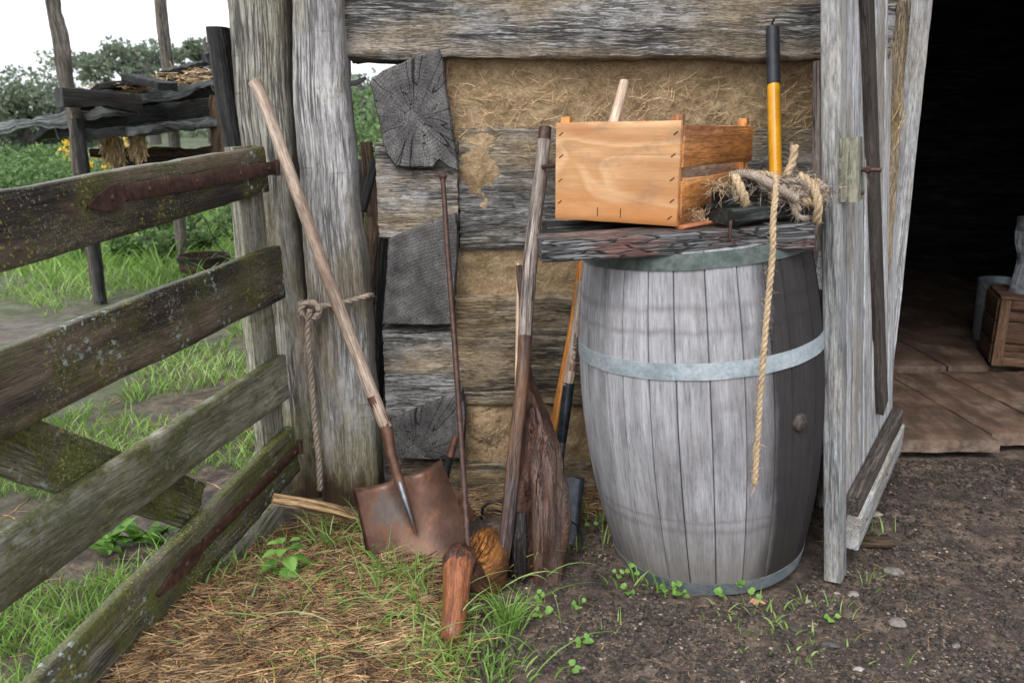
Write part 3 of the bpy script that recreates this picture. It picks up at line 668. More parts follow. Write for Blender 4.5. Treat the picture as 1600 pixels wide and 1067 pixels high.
# slab floor inside the doorway
m = MB()
def slab(x0, x1, y0, y1, zt, th=.055, sk=0):
    nx_ = 14; ny_ = max(4, int((y1 - y0) / .05)); t = []; sd = ru(0, 30)
    idx = [[m.add((x0 + (x1 - x0) * i / nx_ + sk * (j / ny_) + (.006 * nz(j * .4, sd) if i in (0, nx_) else 0), y0 + (y1 - y0) * j / ny_ + (.012 * nz(i * .35, sd) if j == 0 else 0),
                   zt - .010 * (1 if i in (0, nx_) or j in (0, ny_) else 0) + .004 * nz(i * .5, j * .3, sd)), None, .95 if j == 0 else .5) for i in range(nx_ + 1)] for j in range(ny_ + 1)]
    for j in range(ny_):
        for i in range(nx_): m.face((idx[j][i], idx[j][i + 1], idx[j + 1][i + 1], idx[j + 1][i]))
    low = [m.add((m.v[idx[0][i]][0], m.v[idx[0][i]][1] - .004, zt - th), None, 1) for i in range(nx_ + 1)]
    for i in range(nx_): m.face((low[i], low[i + 1], idx[0][i + 1], idx[0][i]))
    for c_ in (0, nx_):
        lw = [m.add((m.v[idx[j][c_]][0], m.v[idx[j][c_]][1], zt - th), None, .6) for j in range(ny_ + 1)]
        for j in range(ny_): m.face((idx[j][c_], idx[j + 1][c_], lw[j + 1], lw[j]))
for (x0, x1, y0) in ((1.02, 1.42, 2.86), (1.43, 1.86, 2.83), (1.87, 2.14, 2.90), (2.15, 2.52, 2.93), (2.53, 2.9, 2.95)):
    slab(x0, x1, y0, y0 + .78 + ru(0, .2), .06, sk=-.05); 
for (x0, x1) in ((.6, 1.1), (1.11, 1.6), (1.61, 2.2), (2.21, 2.9), (2.91, 3.6)):
    slab(x0, x1, 3.86 - (x1 > 2) * .0, 6.8, .045)
tag(m.build('floor', 'slab', smooth=30), 'worn reddish paving slabs inside the barn doorway', 'floor', kind='structure')

# ------------------------------------------------------------------ posts and gate
def timber(name, pxs, Y, th, mat, label, cat, grain=None):
    # pxs: list of (y, xl, xr) silhouettes down the post, from top to bottom
    m = MB(); rows = []; off = V((ru(0, 9), ru(0, 9), ru(0, 9))); pts = []
    for (py, xl, xr) in pxs: a = P(xl, py, Y); b = P(xr, py, Y); pts.append((a, b))
    n = 110; rr = []
    for i in range(n + 1):
        t = i / n * (len(pts) - 1); k = min(int(t), len(pts) - 2); f = t - k; a = pts[k][0].lerp(pts[k + 1][0], f); b = pts[k][1].lerp(pts[k + 1][1], f); rr.append((a, b))
    rings = []
    for i, (a, b) in enumerate(rr):
        zz_ = a.z; a = a + V((.006 * nz(zz_ * 5, 3, Y) + .003 * nz(zz_ * 19, 1, Y), 0, 0)); b = b + V((.008 * nz(zz_ * 5, 8, Y) + .004 * nz(zz_ * 21, 6, Y), 0, 0)); w = (b - a).length; X = V((1, 0, 0)); c = (a + b) / 2; pr = []; nw = 16; nt = 8; cr = .012
        for q in range(nw): pr.append((-(w / 2 - cr) + (w - 2 * cr) * q / (nw - 1), 0, 0, -1))
        for q in range(nt): pr.append((w / 2, cr + (th - 2 * cr) * q / (nt - 1), 1, 0))
        for q in range(nw): pr.append(((w / 2 - cr) - (w - 2 * cr) * q / (nw - 1), th, 0, 1))
        for q in range(nt): pr.append((-w / 2, th - cr - (th - 2 * cr) * q / (nt - 1), -1, 0))
        ring = []
        for (u, d, nu, nd) in pr:
            dd = .005 * nz(c.z * 3, u * 20, d * 20) + .0025 * nz(c.z * 10, u * 60, d * 60)
            rx = w / 2; bow = .012 * (1 - (u / rx) ** 2) if nd else 0
            ring.append(m.add(c + V((u + nu * dd, d + nd * (dd + bow), 0)), V((c.z, u, d)) + off, .5))
        rings.append(ring)
    ring_faces(m, rings); m.face(rings[0][::-1]); m.face(rings[-1])
    o = m.build(name, mat, smooth=60); return tag(o, label, cat)
def up(py_top): return py_top
timber('fence_post', [(-420, 300, 415), (-200, 328, 430), (0, 352, 443), (200, 372, 452), (400, 398, 466), (550, 415, 480), (745, 436, 500), (800, 440, 505)], 2.45, .16, 'post', 'broad brownish grey timber post beside the hinges of the gate', 'post')
timber('fence_post', [(-420, 428, 512), (-200, 442, 522), (0, 453, 530), (150, 458, 541), (300, 466, 550), (420, 474, 567), (520, 480, 575), (640, 488, 583), (740, 500, 590), (800, 503, 594)], 2.385, .13, 'postpale', 'pale silvery timber post with a rope tied round it', 'post')
timber('leaning_beam', [(42, 317, 352), (130, 333, 366), (225, 349, 383), (450, 388, 420), (700, 428, 460), (800, 440, 470)], 2.62, .09, 'black', 'black square beam leaning behind the gate hinge', 'beam')

GP = P(430, 300, 2.38); GD = V((.25, .968, 0)).normalized(); GN = V((GD.y, -GD.x, 0))  # GN points right/towards viewer
def GQ(px, py, off=0.0):
    o = V((0, 0, H)); u = (px - 800) / F; v = (533.5 - py) / F; d = V((u, cP + v * sP, -sP + v * cP)); c = V((GP.x, GP.y, 0)) + GN * off
    t = (c - o).dot(GN) / d.dot(GN); return o + d * t
gate = empty('field_gate', (GP.x, GP.y, 0), 'open board gate with lichen and moss, five long rails', 'gate')
def rail(tl, tr, bl, br, mat, th=.028, ext=1.3, off=0.0, name='rail', parent=gate, tone=.5, wob=.004, right=.0):
    a, b, c, d = GQ(*tl, off), GQ(*tr, off), GQ(*bl, off), GQ(*br, off)
    # extend to the left, beyond the frame
    T = (b - a).normalized(); k = ext; a2 = a - (b - a).normalized() * k; c2 = c - (d - c).normalized() * k
    b2 = b + T * right; d2 = d + (d - c).normalized() * right
    m = MB(); W = (b2 - d2); w0 = (a2 - c2); 
    board(m, (a2 + c2) / 2, (b2 + d2) / 2, abs(w0.z), th, (0, 0, 1), w1=abs(W.z), nl=90, nw=10, amp=.0018, wob=wob, cr=.003, tone=tone, jag=.004, fw=25)
    return m.build(name, mat, parent)
rail((0, 297), (405, 228), (0, 424), (415, 300), 'gatedark', tone=.6)
rail((0, 545), (434, 382), (0, 682), (438, 466), 'gatedark', tone=.5)
rail((0, 832), (442, 552), (0, 950), (445, 622), 'gatepale', tone=.5)
rail((35, 1064), (455, 662), (185, 1058), (460, 738), 'gate', ext=.9, tone=.9, wob=.006)
rail((190, 1046), (440, 776), (330, 1060), (442, 850), 'gatepale', ext=.5, tone=.5)
# brace board and hinge stile behind the rails
a, b = GQ(0, 690, -.032), GQ(305, 790, -.032); T = (b - a); a2 = a - T * 1.2
m = MB(); board(m, a2, b, .125, .028, (0, 0, 1), nl=60, nw=8, amp=.002, wob=.008, jag=.02, tone=.7); m.build('diagonal_brace', 'gate', gate)
m = MB(); a, b = GQ(378, 229, -.03), GQ(432, 790, -.03); board(m, b, a, .125, .03, GD, nl=50, amp=.002, wob=.004, tone=.75, jag=.006); m.build('stile', 'gatepale', gate)
a = GQ(500, 800, 0)
def hinge(p0, p1, p2, name='strap_hinge', w0=.036):
    a, b, c = GQ(*p0, .018), GQ(*p1, .018), GQ(*p2, .018)
    m = MB(); board(m, b, a, w0, .006, (0, 0, 1), nl=26, nw=3, amp=.0006, wob=.001, cr=.001, w1=w0 * 1.02); 
    # pointed leaf end
    T = (b - c).normalized(); W = V((0, 0, 1)); idx = []
    for t, h in ((0, .004), (.25, .016), (.6, .027), (.8, .024), (1.0, .010), (1.06, .014)):
        p = c.lerp(b, t); idx.append([m.add(p + W * h + GN * z, None, .5) for z in (0, .006)] + [m.add(p - W * h + GN * z, None, .5) for z in (.006, 0)])
    ring_faces(m, idx); m.face(idx[0]); m.face(idx[-1][::-1])
    for t in (.12, .4, .7, .93):
        p = b.lerp(a, t) + GN * .003; pole(m, [p, p + GN * .004], [.006, .005], n=8, seg=1)
    p = c.lerp(b, .6) + GN * .005; pole(m, [p, p + GN * .004], [.008, .006], n=8, seg=1)
    # eye on the post
    pole(m, [a + V((0, 0, -.022)), a + V((0, 0, .022))], .011, n=10, seg=2)
    return m.build(name, 'rustdark', gate)
hinge((432, 262), (196, 302), (137, 322)); hinge((468, 698), (318, 850), (245, 930), w0=.034)

# ------------------------------------------------------------------ barrel
BB = V((.575, 2.12, .0)); TL = R(-5.8); BH = .92
RM = Matrix.Rotation(TL, 4, 'Y')
base_r, bil_r, top_r = .262, .328, .285
BZ = .012
def br(z): t = z / BH; e = base_r + (top_r - base_r) * t; m_ = bil_r - (base_r + top_r) / 2; return e + m_ * (1 - abs(2 * t - 1) ** 2.0)
def bt(p): q = RM @ V(p); return BB + q + V((0, 0, BZ))
barrel = empty('wooden_barrel', BB, 'large silver grey oak barrel leaning slightly, carrying planks, crate and rope', 'barrel')
m = MB(); gb = []; seam = []; N_ = 27; ang = -.9; widths = [ru(.7, 1.3) for _ in range(N_)]; tot = sum(widths); a0 = .35
for k in range(N_):
    wd = widths[k] / tot * 2 * math.pi; tn = ru(.15, .85); off = V((ru(0, 9), ru(0, 9), ru(0, 9))); nu, nv = 8, 44; idx = []; dr = ru(-.0012, .0012)
    for j in range(nv + 1):
        z = BH * j / nv; row = []
        for i in range(nu + 1):
            t = i / nu; th = a0 + wd * (.004 + .992 * t); e = min(t, 1 - t); r = br(z) + dr - (.0035 if e < .01 else 0) + .0008 * nz(z * 4, th * 20, k)
            if i in (1, nu - 1): th = a0 + wd * (.035 if i == 1 else .965)
            row.append(m.add(bt((r * math.cos(th), r * math.sin(th), z)), V((z, th * .3, 0)) + off, tn))
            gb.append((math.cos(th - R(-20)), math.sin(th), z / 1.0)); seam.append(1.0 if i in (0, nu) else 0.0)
        # inner lip at the top
        idx.append(row)
    for z_ in (BH, BH - .05):
        row = []
        for i in range(nu + 1):
            th = a0 + wd * (.01 + .98 * i / nu); r = br(BH) - .024; row.append(m.add(bt((r * math.cos(th), r * math.sin(th), z_)), V((z_, th * .3, .02)) + off, tn)); gb.append((0, 0, z_)); seam.append(0.0)
        idx.append(row)
    ring_faces(m, idx, close=False); a0 += wd
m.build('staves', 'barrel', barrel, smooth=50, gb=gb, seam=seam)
for z in (.04, BH - .045):
    m = MB()
    c = m.add(bt((0, 0, z))); rg = [m.add(bt(((br(z) - .01) * math.cos(2 * math.pi * k / 48), (br(z) - .01) * math.sin(2 * math.pi * k / 48), z))) for k in range(48)]
    for k in range(48): m.face((c, rg[k], rg[(k + 1) % 48]))
    m.build('head', 'poledark', barrel)
def hoop(z0, z1, mat, tone=.5):
    m = MB(); K = 96; rings = []
    for (z, dr) in ((z0, .0008), (z0, .0032), ((z0 + z1) / 2, .0036), (z1, .0032), (z1, .0008)):
        rings.append([m.add(bt(((br(z) + dr) * math.cos(2 * math.pi * k / K), (br(z) + dr) * math.sin(2 * math.pi * k / K), z + .0012 * nz(k * .3, z0 * 9))), None, tone) for k in range(K)])
    ring_faces(m, rings); m.build('hoop', mat, barrel, smooth=60)
hoop(.0, .040, 'galv', .0); hoop(.620, .661, 'galv', .7); hoop(BH - .040, BH - .002, 'hoopgreen')
m = MB(); zb = .415; th = None
# bung: placed on the stave facing (1250,662)
def projx(p): d = V((p.x, p.y, p.z - H)); zc = d.y * cP - d.z * sP; return 800 + F * d.x / zc, 533.5 - F * (d.y * sP + d.z * cP) / zc
best = min(((abs(projx(bt((br(z) * math.cos(R(t)), br(z) * math.sin(R(t)), z)))[0] - 1250) + abs(projx(bt((br(z) * math.cos(R(t)), br(z) * math.sin(R(t)), z)))[1] - 662), t, z) for t in range(-90, 10, 1) for z in [.3 + .01 * q for q in range(25)]))
t_, z_ = R(best[1]), best[2]; nrm = (RM @ V((math.cos(t_), math.sin(t_), 0))); p = bt((br(z_) * math.cos(t_), br(z_) * math.sin(t_), z_))
pole(m, [p - nrm * .006, p + nrm * .005, p + nrm * .009], [.024, .0235, .020], n=20, raw=True); m.build('bung', 'brace', barrel)

# ------------------------------------------------------------------ planks on the barrel
def plank(name, a, b, w, th, mat, label, yaw=0, **kw):
    m = MB(); board(m, a, b, w, th, (0, 1, .0), **kw); return tag(m.build(name, mat, smooth=40), label, 'plank')
pa, pb = P(843, 388, 1.90), P(1268, 362, 1.945)
PT = .050
m = MB(); board(m, pa, pb, .15, PT, (-.1, 1, -.0), w1=.16, th1=.062, nl=110, nw=10, amp=.004, wob=.006, cr=.006, jag=.01, fw=40, skew=.05)
for v_ in range(len(m.v)): m.v[v_] = (m.v[v_][0], m.v[v_][1] + .005, m.v[v_][2])
tag(m.build('charred_plank', 'char', smooth=40), 'long charred split plank across the front of the barrel top', 'plank')
m = MB(); a, b = P(850, 362, 2.16), P(1230, 345, 2.20); board(m, a, b, .13, .045, (0, 1, 0), nl=60, amp=.004, wob=.006, cr=.006, jag=.012)
tag(m.build('charred_plank', 'chardark', smooth=40), 'shorter blackened plank behind the long one, under the crate', 'plank')
m = MB(); a, b = P(1122, 337, 1.90), P(1262, 322, 1.99); board(m, a, b, .12, .036, (-.3, 1, 0), th1=.03, nl=50, amp=.006, wob=.012, cr=.006, jag=.014)
tag(m.build('broken_board', 'chardark', smooth=40), 'small broken board wedged under the heap of rope', 'board')
m = MB(); pole(m, [P(1142, 345, 1.85), P(1139, 362, 1.845), P(1142, 380, 1.84), P(1152, 385, 1.84)], [.004, .004, .003, .002], n=8)
tag(m.build('bent_nail', 'rustdark'), 'bent rusty nail hanging from the charred plank edge', 'nail')
m = MB(); board(m, P(1062, 356, 1.90), P(1124, 344, 1.95), .03, .008, (0, 1, 0)); tag(m.build('orange_strap', 'copper'), 'short flat orange strip between crate and broken board', 'strip')

# ------------------------------------------------------------------ crate
BR = P(1058, 354, 1.90); BL = P(869, 338, 2.10); BL.z = BR.z - .004
ex = (BL - BR); CW = ex.length; ex.normalize(); ez = V((0.02, 0, 1)); ez = (ez - ex * ez.dot(ex)).normalized(); ey = ez.cross(ex); ey = ey if ey.y > 0 else -ey
CL = .45; CH = .243
crate = empty('wooden_crate', BR, 'plywood fronted crate with orange slatted side, on the barrel', 'crate')
def Cc(a, b, c): return BR + ex * a + ey * b + ez * c
def cboard(p0, p1, w, th, wdir, mat, name='slat', gbf=False, **kw):
    m = MB(); kw.setdefault('amp', .0005); kw.setdefault('wob', .001); kw.setdefault('cr', .001); board(m, p0, p1, w, th, wdir, jag=.0008, **kw)
    gb = [((V(p) - BR).dot(ex), 0, (V(p) - BR).dot(ez)) for p in m.v] if gbf else None
    return m.build(name, mat, crate, gb=gb)
m = MB(); board(m, Cc(0, 0, CH / 2), Cc(CW, 0, CH / 2), CH, .009, ez, amp=.0006, wob=.0012, cr=.001, jag=.001, nl=24, nw=16)
gb = [((V(p) - BR).dot(ex), 0, (V(p) - BR).dot(ez)) for p in m.v]; nmain = len(m.v)
for (a, c) in ((.012, .215), (.016, .165), (.016, .11), (.014, .06), (.018, .02), (CW - .015, .215), (CW - .016, .16), (CW - .015, .10), (CW - .014, .045)):
    p = Cc(a, -.0052, c); d = (ex * -.6 + ez * .45).normalized() * .0065; pole(m, [p - d, p + d], .0011, n=5, seg=1, mi=1)
for a in (.10, .165): p = Cc(a + .05, -.0055, .014); pole(m, [p, p + ez * .022], .0009, n=5, seg=1, mi=1)
while len(gb) < len(m.v): gb.append((0, 0, .1))
m.build('front_panel', ['ply', 'iron'], crate, gb=gb)
cboard(Cc(0, CL, CH / 2), Cc(CW, CL, CH / 2), CH * .96, .009, ez, 'ply', 'back_panel', True)
for i, (a, o) in enumerate(((.018, .012), (CW - .018, .012), (.018, CL - .015), (CW - .018, CL - .015))):
    cboard(Cc(a, o + .004, .004), Cc(a, o + .004, CH + .014), .026, .02, ex, 'slat', 'corner_post', tone=1.0)
for x_, nm in ((.004, 'side_slat'), (CW - .004, 'side_slat')):
    for (c0, c1, c2, c3, tn) in ((.137, .232, .142, .236, .75), (.020, .105, .062, .125, .6)):
        cboard(Cc(x_ - (.0065 if x_ < .1 else -.0065), .006, (c0 + c1) / 2), Cc(x_ - (.0065 if x_ < .1 else -.0065), CL + .012, (c2 + c3) / 2), c1 - c0, .006, ez, 'slat', nm, tone=tn, w1=c3 - c2)
for c_ in (.205, .175, .152, .085, .055, .035):
    m = MB(); p = Cc(-.0070, .018, c_); pole(m, [p, p + V((.001, 0, .007))], .001, n=5, seg=1); m.build('staple', 'steel', crate)
cboard(Cc(.0, CL / 2, .004), Cc(CW, CL / 2, .004), CL - .01, .008, ey, 'slat', 'bottom_board', tone=.5)
cboard(Cc(.03, CL - .016, .125), Cc(.03, .03, .125), .03, .010, ez, 'handlepale', 'inner_slat', tone=.7)
# handles, tools
def tool(name, loc, label, cat='tool', group=None): return empty(name, loc, label, cat, group)
m = MB(); a, b = P(976, 128, 2.17), P(958, 196, 2.12); d = (b - a).normalized(); pole(m, [a, b, b + d * .14], [.0125, .015, .016], n=14)
tag(m.build('tool_handle', 'handlepale'), 'pale round tool handle standing up inside the crate', 'handle')
m = MB(); p = P(880, 258, 2.20); pole(m, [P(846, 261, 2.385), p], .006, n=8)
tag(m.build('iron_pin', 'rustdark'), 'rusty iron pin sticking out left of the crate', 'pin')

yl = tool('yellow_tool', P(1213, 290, 2.24), 'yellow shafted tool with a black grip behind the rope heap')
m = MB(); T0, T1 = P(1207, 44, 2.42), P(1213, 320, 2.24); j = T0.lerp(T1, .31); pole(m, [j, T1], [.0178, .0182], n=20); m.build('shaft', 'yellow', yl)
m = MB(); pole(m, [T0, T0.lerp(T1, .03), T0.lerp(T1, .30), T0.lerp(T1, .325)], [.0165, .0185, .0182, .0195], n=20, seg=24); gr = m.build('grip', 'rubber', yl)
m = MB(); pole(m, [T0, T0 + V((0, .005, .014)), T0 + V((.004, .004, .024))], .003, n=6); m.build('hanging_loop', 'iron', yl)
m = MB(); pole(m, [P(1279, 96, 2.44), P(1277, 400, 2.42), P(1283, 800, 2.40)], .016, n=12)
tag(m.build('tool_handle', 'polewood'), 'brown wooden pole standing between barrel and door edge', 'handle')

# rope heap on the barrel
def Q(px, py, Y): return P(px, py, Y)
rh = empty('rope', Q(1210, 310, 1.98), 'frayed light tan rope heaped on the barrel with one end hanging down', 'rope')
m = MB()
rope(m, [Q(1150, 315, 1.90), Q(1150, 285, 1.92), Q(1178, 272, 1.98), Q(1210, 276, 1.93), Q(1212, 300, 1.85), Q(1208, 345, 1.81), Q(1207, 400, 1.79), Q(1200, 470, 1.78), Q(1194, 540, 1.765), Q(1189, 600, 1.76), Q(1184, 680, 1.755), Q(1179, 757, 1.75)], .0074, fuzz=420, tone=.55)
for _ in range(50):
    p = Q(1182, 690, 1.755).lerp(Q(1179, 757, 1.75), ru(0, 1)); hair(m, p + rv() * .006, V((ru(-.3, .3), ru(-.3, .3), -1)), ru(.02, .05), .0009, .7)
m.build('hanging_end', 'rope', rh, smooth=180)
m = MB()
paths = [[Q(1148, 275, 1.90), Q(1160, 300, 1.87), Q(1166, 322, 1.88)],
         [Q(1228, 275, 2.0), Q(1238, 255, 2.02), Q(1242, 228, 2.03)],
         [Q(1250, 275, 1.95), Q(1270, 290, 1.9), Q(1278, 320, 1.88), Q(1276, 350, 1.9)],
         [Q(1232, 290, 1.98), Q(1262, 285, 1.93), Q(1280, 305, 1.95), Q(1272, 335, 2.0)],
         [Q(1250, 300, 1.92), Q(1262, 315, 1.9), Q(1276, 322, 1.92)]]
for p_ in paths: m = MB(); rope(m, p_, .0108, fuzz=110, tone=.5); m.build('strand', 'rope', rh, smooth=180)
for k in range(4):
    m = MB(); c = Q(1254 + ru(-8, 8), 305 + ru(-8, 8), 1.95); r = ru(.035, .055); t0 = ru(0, 6)
    rope(m, [c + V((r * math.cos(t0 + q) + ru(-.01, .01), r * math.sin(t0 + q), ru(-.02, .035))) for q in [0, .9, 1.8, 2.7, 3.6, 4.6]], .0098, fuzz=120, tone=ru(.1, .5)); m.build('strand', 'rope', rh, smooth=180)
m = MB()
for _ in range(5):
    c = Q(1245, 302, 1.95); r = ru(.035, .06); t0 = ru(0, 6)
    pts = [c + V((r * math.cos(t0 + q) + ru(-.012, .012), r * 1.1 * math.sin(t0 + q) * .9 + ru(-.01, .01), ru(-.022, .03))) for q in [0, .9, 1.8, 2.7, 3.6, 4.6]]
    rope(m, pts, .0075, fuzz=120, tone=ru(.2, .6))
rope(m, [Q(1235, 300, 1.9), Q(1240, 325, 1.89), Q(1248, 340, 1.89), Q(1262, 342, 1.9)], .008, fuzz=80)
rope(m, [Q(1222, 290, 1.92), Q(1236, 312, 1.9), Q(1250, 330, 1.89)], .008, fuzz=80)
for _ in range(1100):
    p = Q(1236, 300, 1.95) + V((random.gauss(0, .05), random.gauss(0, .04), random.gauss(0, .018))); hair(m, p, rv(), ru(.02, .05), .0007, ru(.2, .7))
m.build('frayed_coil', 'ropegrey', rh, smooth=180)
m = MB(); pole(m, [Q(1142, 276, 1.93), Q(1165, 272, 1.91), Q(1190, 280, 1.89), Q(1215, 295, 1.88), Q(1245, 312, 1.88)], [.007, .009, .011, .0105, .009], n=12, amp=.001)
for k in range(30):
    t = k / 30; p = resample([Q(1142, 276, 1.93), Q(1165, 272, 1.91), Q(1190, 280, 1.89), Q(1215, 295, 1.88), Q(1245, 312, 1.88)], 30)[k]; q2 = resample([Q(1142, 276, 1.93), Q(1165, 272, 1.91), Q(1190, 280, 1.89), Q(1215, 295, 1.88), Q(1245, 312, 1.88)], 30)[k + 1]
    pole(m, [p, p.lerp(q2, .5)], .0115, n=10, seg=1)
tag(m.build('bound_rope_handle', 'ropegrey'), 'thick grey brown bound cord lying across the rope heap', 'cord')
hb = empty('leather_strap', Q(1145, 320, 1.9), 'curled black leather strap with nail heads at the left of the rope heap', 'strap')
m = MB(); rings = []
for k in range(20):
    t = k / 19; c = Q(1112, 305, 1.90).lerp(Q(1190, 290, 1.95), t); w = .036 + .012 * t
    th = R(200) + t * R(50); c = c + V((0, .05 * math.sin(t * 3), 0))
    rings.append([m.add(c + V((0, -.002, -w / 2 - .006 * math.sin(t * 6)))), m.add(c + V((0, -.004, w / 2 - .012 * (1 - t)))), m.add(c + V((0, .003, w / 2 - .012 * (1 - t)))), m.add(c + V((0, .003, -w / 2)))])
ring_faces(m, rings); m.face(rings[0][::-1]); m.face(rings[-1]); m.build('strap_body', 'leather', hb)
m = MB(); rings = []
for k in range(22):
    t = k / 21; c = Q(1112 + 88 * t, 306 + 10 * t, 1.93 + .0 * t) + V((0, .075 * math.sin(t * 3.1), .0)); rings.append([m.add(c + V((0, 0, .022))), m.add(c + V((0, 0, -.018))), m.add(c + V((0, .004, -.018))), m.add(c + V((0, .004, .022)))])
ring_faces(m, rings); m.build('strap_loop', 'leather', hb)
m = MB()
for (x_, y_) in ((1144, 303), (1148, 314), (1158, 296)): p = Q(x_, y_, 1.88); pole(m, [p, p + V((0, -.004, 0))], [.0045, .003], n=8, seg=1)
pole(m, [Q(1132, 316, 1.88), Q(1147, 310, 1.875)], .0014, n=6); m.build('nail_head', 'steel', hb)
m = MB()
for _ in range(240):
    p = Q(1128 + ru(-20, 14), 296 + ru(-14, 10), ru(1.9, 1.98)); hair(m, p, rv(), ru(.02, .05), .0008, ru(.2, .8))
for _ in range(260):
    p = Q(1098 + ru(-28, 22), 338 + ru(-10, 8), ru(1.93, 2.0)); hair(m, p, rv(), ru(.015, .04), .0008, ru(.2, .9))
tag(m.build('coir_fibre', 'rope', smooth=0), 'loose coir fibre between crate and strap', 'fibre', kind='stuff')

# ------------------------------------------------------------------ shovel
sh = tool('shovel', P(650, 860, 2.05), 'square mouthed rusty shovel with a long wooden handle leaning on the pale post', 'shovel')
S0, S1 = P(398, 128, 2.33), P(603, 668, 2.135)
m = MB(); Sm = P(500, 402, 2.235); pole(m, [S0, P(420, 178, 2.31), Sm, P(560, 560, 2.17), S1], [.0185, .0165, .0175, .0185, .018], n=18, amp=.0006); m.build('shaft', 'handle', sh)
K0 = P(617, 735, 2.10); K1 = P(666, 884, 2.035)
# blade: rectangular dish
D0 = P(622, 742, 2.095); ax = (P(668, 897, 1.965) - D0); BLn = ax.length; ax.normalize(); sx = P(690, 716, 2.10) - P(556, 765, 2.05); sx = (sx - ax * sx.dot(ax)).normalized(); bn = sx.cross(ax); bn = bn if bn.y < 0 else -bn   # bn faces viewer
m = MB(); nu, nv = 28, 30; gr_ = []
hw = .140
for side in (0, 1):
    g_ = []
    for j in range(nv + 1):
        v_ = j / nv; row = []
        for i in range(nu + 1):
            u_ = (i / nu - .5) * 2; w_ = hw * (.93 + .12 * v_); 
            top = -.012 * (1 - abs(u_)) ; y_ = v_ * BLn + (1 - v_) * (.012 * (1 - u_ * u_)) - .004
            y_ += (v_ ** 2.5) * (-.075 * abs(u_) ** 2.6)
            dish = .044 * abs(u_) ** 2.2 - .014 * math.sin(v_ * 3.1)
            rw = .05 + .22 * max(0, 1 - v_ / .6); ridge = .030 * math.exp(-(u_ / rw) ** 2) * max(0, 1 - v_ / .60) ** .9
            sho = .016 * max(0, 1 - v_ / .05) ** 2 * min(1, abs(u_) * 4)
            z_ = dish * (.5 + .5 * v_) - ridge * -1 + 0
            z_ = dish - .018 + ridge - (sho)
            z_ += .0015 * nz(u_ * 3, v_ * 3)
            p = D0 + ax * y_ + sx * (u_ * w_) + bn * (z_ - side * .0025)
            row.append(m.add(p, None, .5))
        g_.append(row)
    gr_.append(g_)
    for j in range(nv):
        for i in range(nu): q = (g_[j][i], g_[j][i + 1], g_[j + 1][i + 1], g_[j + 1][i]); m.face(q if side == 0 else q[::-1])
def edge(a, b): 
    for k in range(len(a) - 1): m.face((a[k], b[k], b[k + 1], a[k + 1]))
edge(gr_[0][0], gr_[1][0]); edge(gr_[0][-1], gr_[1][-1]); edge([r[0] for r in gr_[0]], [r[0] for r in gr_[1]]); edge([r[-1] for r in gr_[0]], [r[-1] for r in gr_[1]])
bld = m.build('blade', 'bladerust', sh, smooth=60)
m = MB(); pole(m, [P(582, 618, 2.15), S1, P(612, 712, 2.11) + bn * .004, D0 + ax * .05 + bn * .006, D0 + ax * .12 + bn * -.004, D0 + ax * .17 + bn * -.014], [.0185, .0182, .0155, .0135, .010, .004], n=16)
m.build('socket', 'bladerust', sh)
m = MB(); pole(m, [D0 + ax * -.01 + bn * .012, D0 + ax * .05 + bn * .014, D0 + ax * .12 + bn * .0035, D0 + ax * .15 + bn * -.004], [.008, .0095, .006, .002], n=12); m.build('worn_ridge', 'steel', sh)

# iron rod
m = MB(); top = P(692, 276, 2.41); pole(m, [top, P(700, 400, 2.32), P(712, 560, 2.17), P(724, 740, 2.0), P(737, 950, 1.79)], [.0072, .0078, .0082, .0082, .0085], n=12, amp=.0006)
pole(m, [top + V((0, 0, .006)), top + V((0, 0, .001)), top + V((0, 0, -.012))], [.011, .0125, .008], n=12, seg=4)
tag(m.build('iron_rod', 'rustdark', smooth=60), 'thin straight rusty iron rod with a flattened head leaning on the corner', 'rod')

# tall pole
m = MB(); pts = [P(852, 199, 2.42), P(846, 260, 2.39), P(831, 380, 2.32), P(823, 480, 2.25), P(817, 580, 2.17), P(806, 690, 2.08), P(796, 800, 1.98), P(783, 895, 1.91), P(776, 925, 1.89)]
pole(m, pts, [.0185, .0205, .021, .020, .0195, .020, .021, .017, .008], n=16, amp=.003, matf=lambda t: 2 if t < .03 else (0 if t < .42 else (1 if t < .93 else 3)))
tag(m.build('wooden_pole', ['polewood', 'poledark', 'rustdark', 'stake'], smooth=60), 'tall crooked peeled pole, grey above and dark wet below', 'pole')
# root club
m = MB()
rc = [P(812, 415, 2.42), P(818, 500, 2.36), P(824, 590, 2.27), P(834, 650, 2.20), P(840, 700, 2.15), P(841, 760, 2.09), P(838, 830, 2.02), P(838, 908, 1.975)]
def rootpole(pts, rad, n, amp):
    pole(m, pts, rad, n=n, seg=170, amp=amp, f=10)
rootpole(rc, [.009, .011, .018, .038, .056, .078, .080, .074], 84, .008)
n_main = len(m.v)
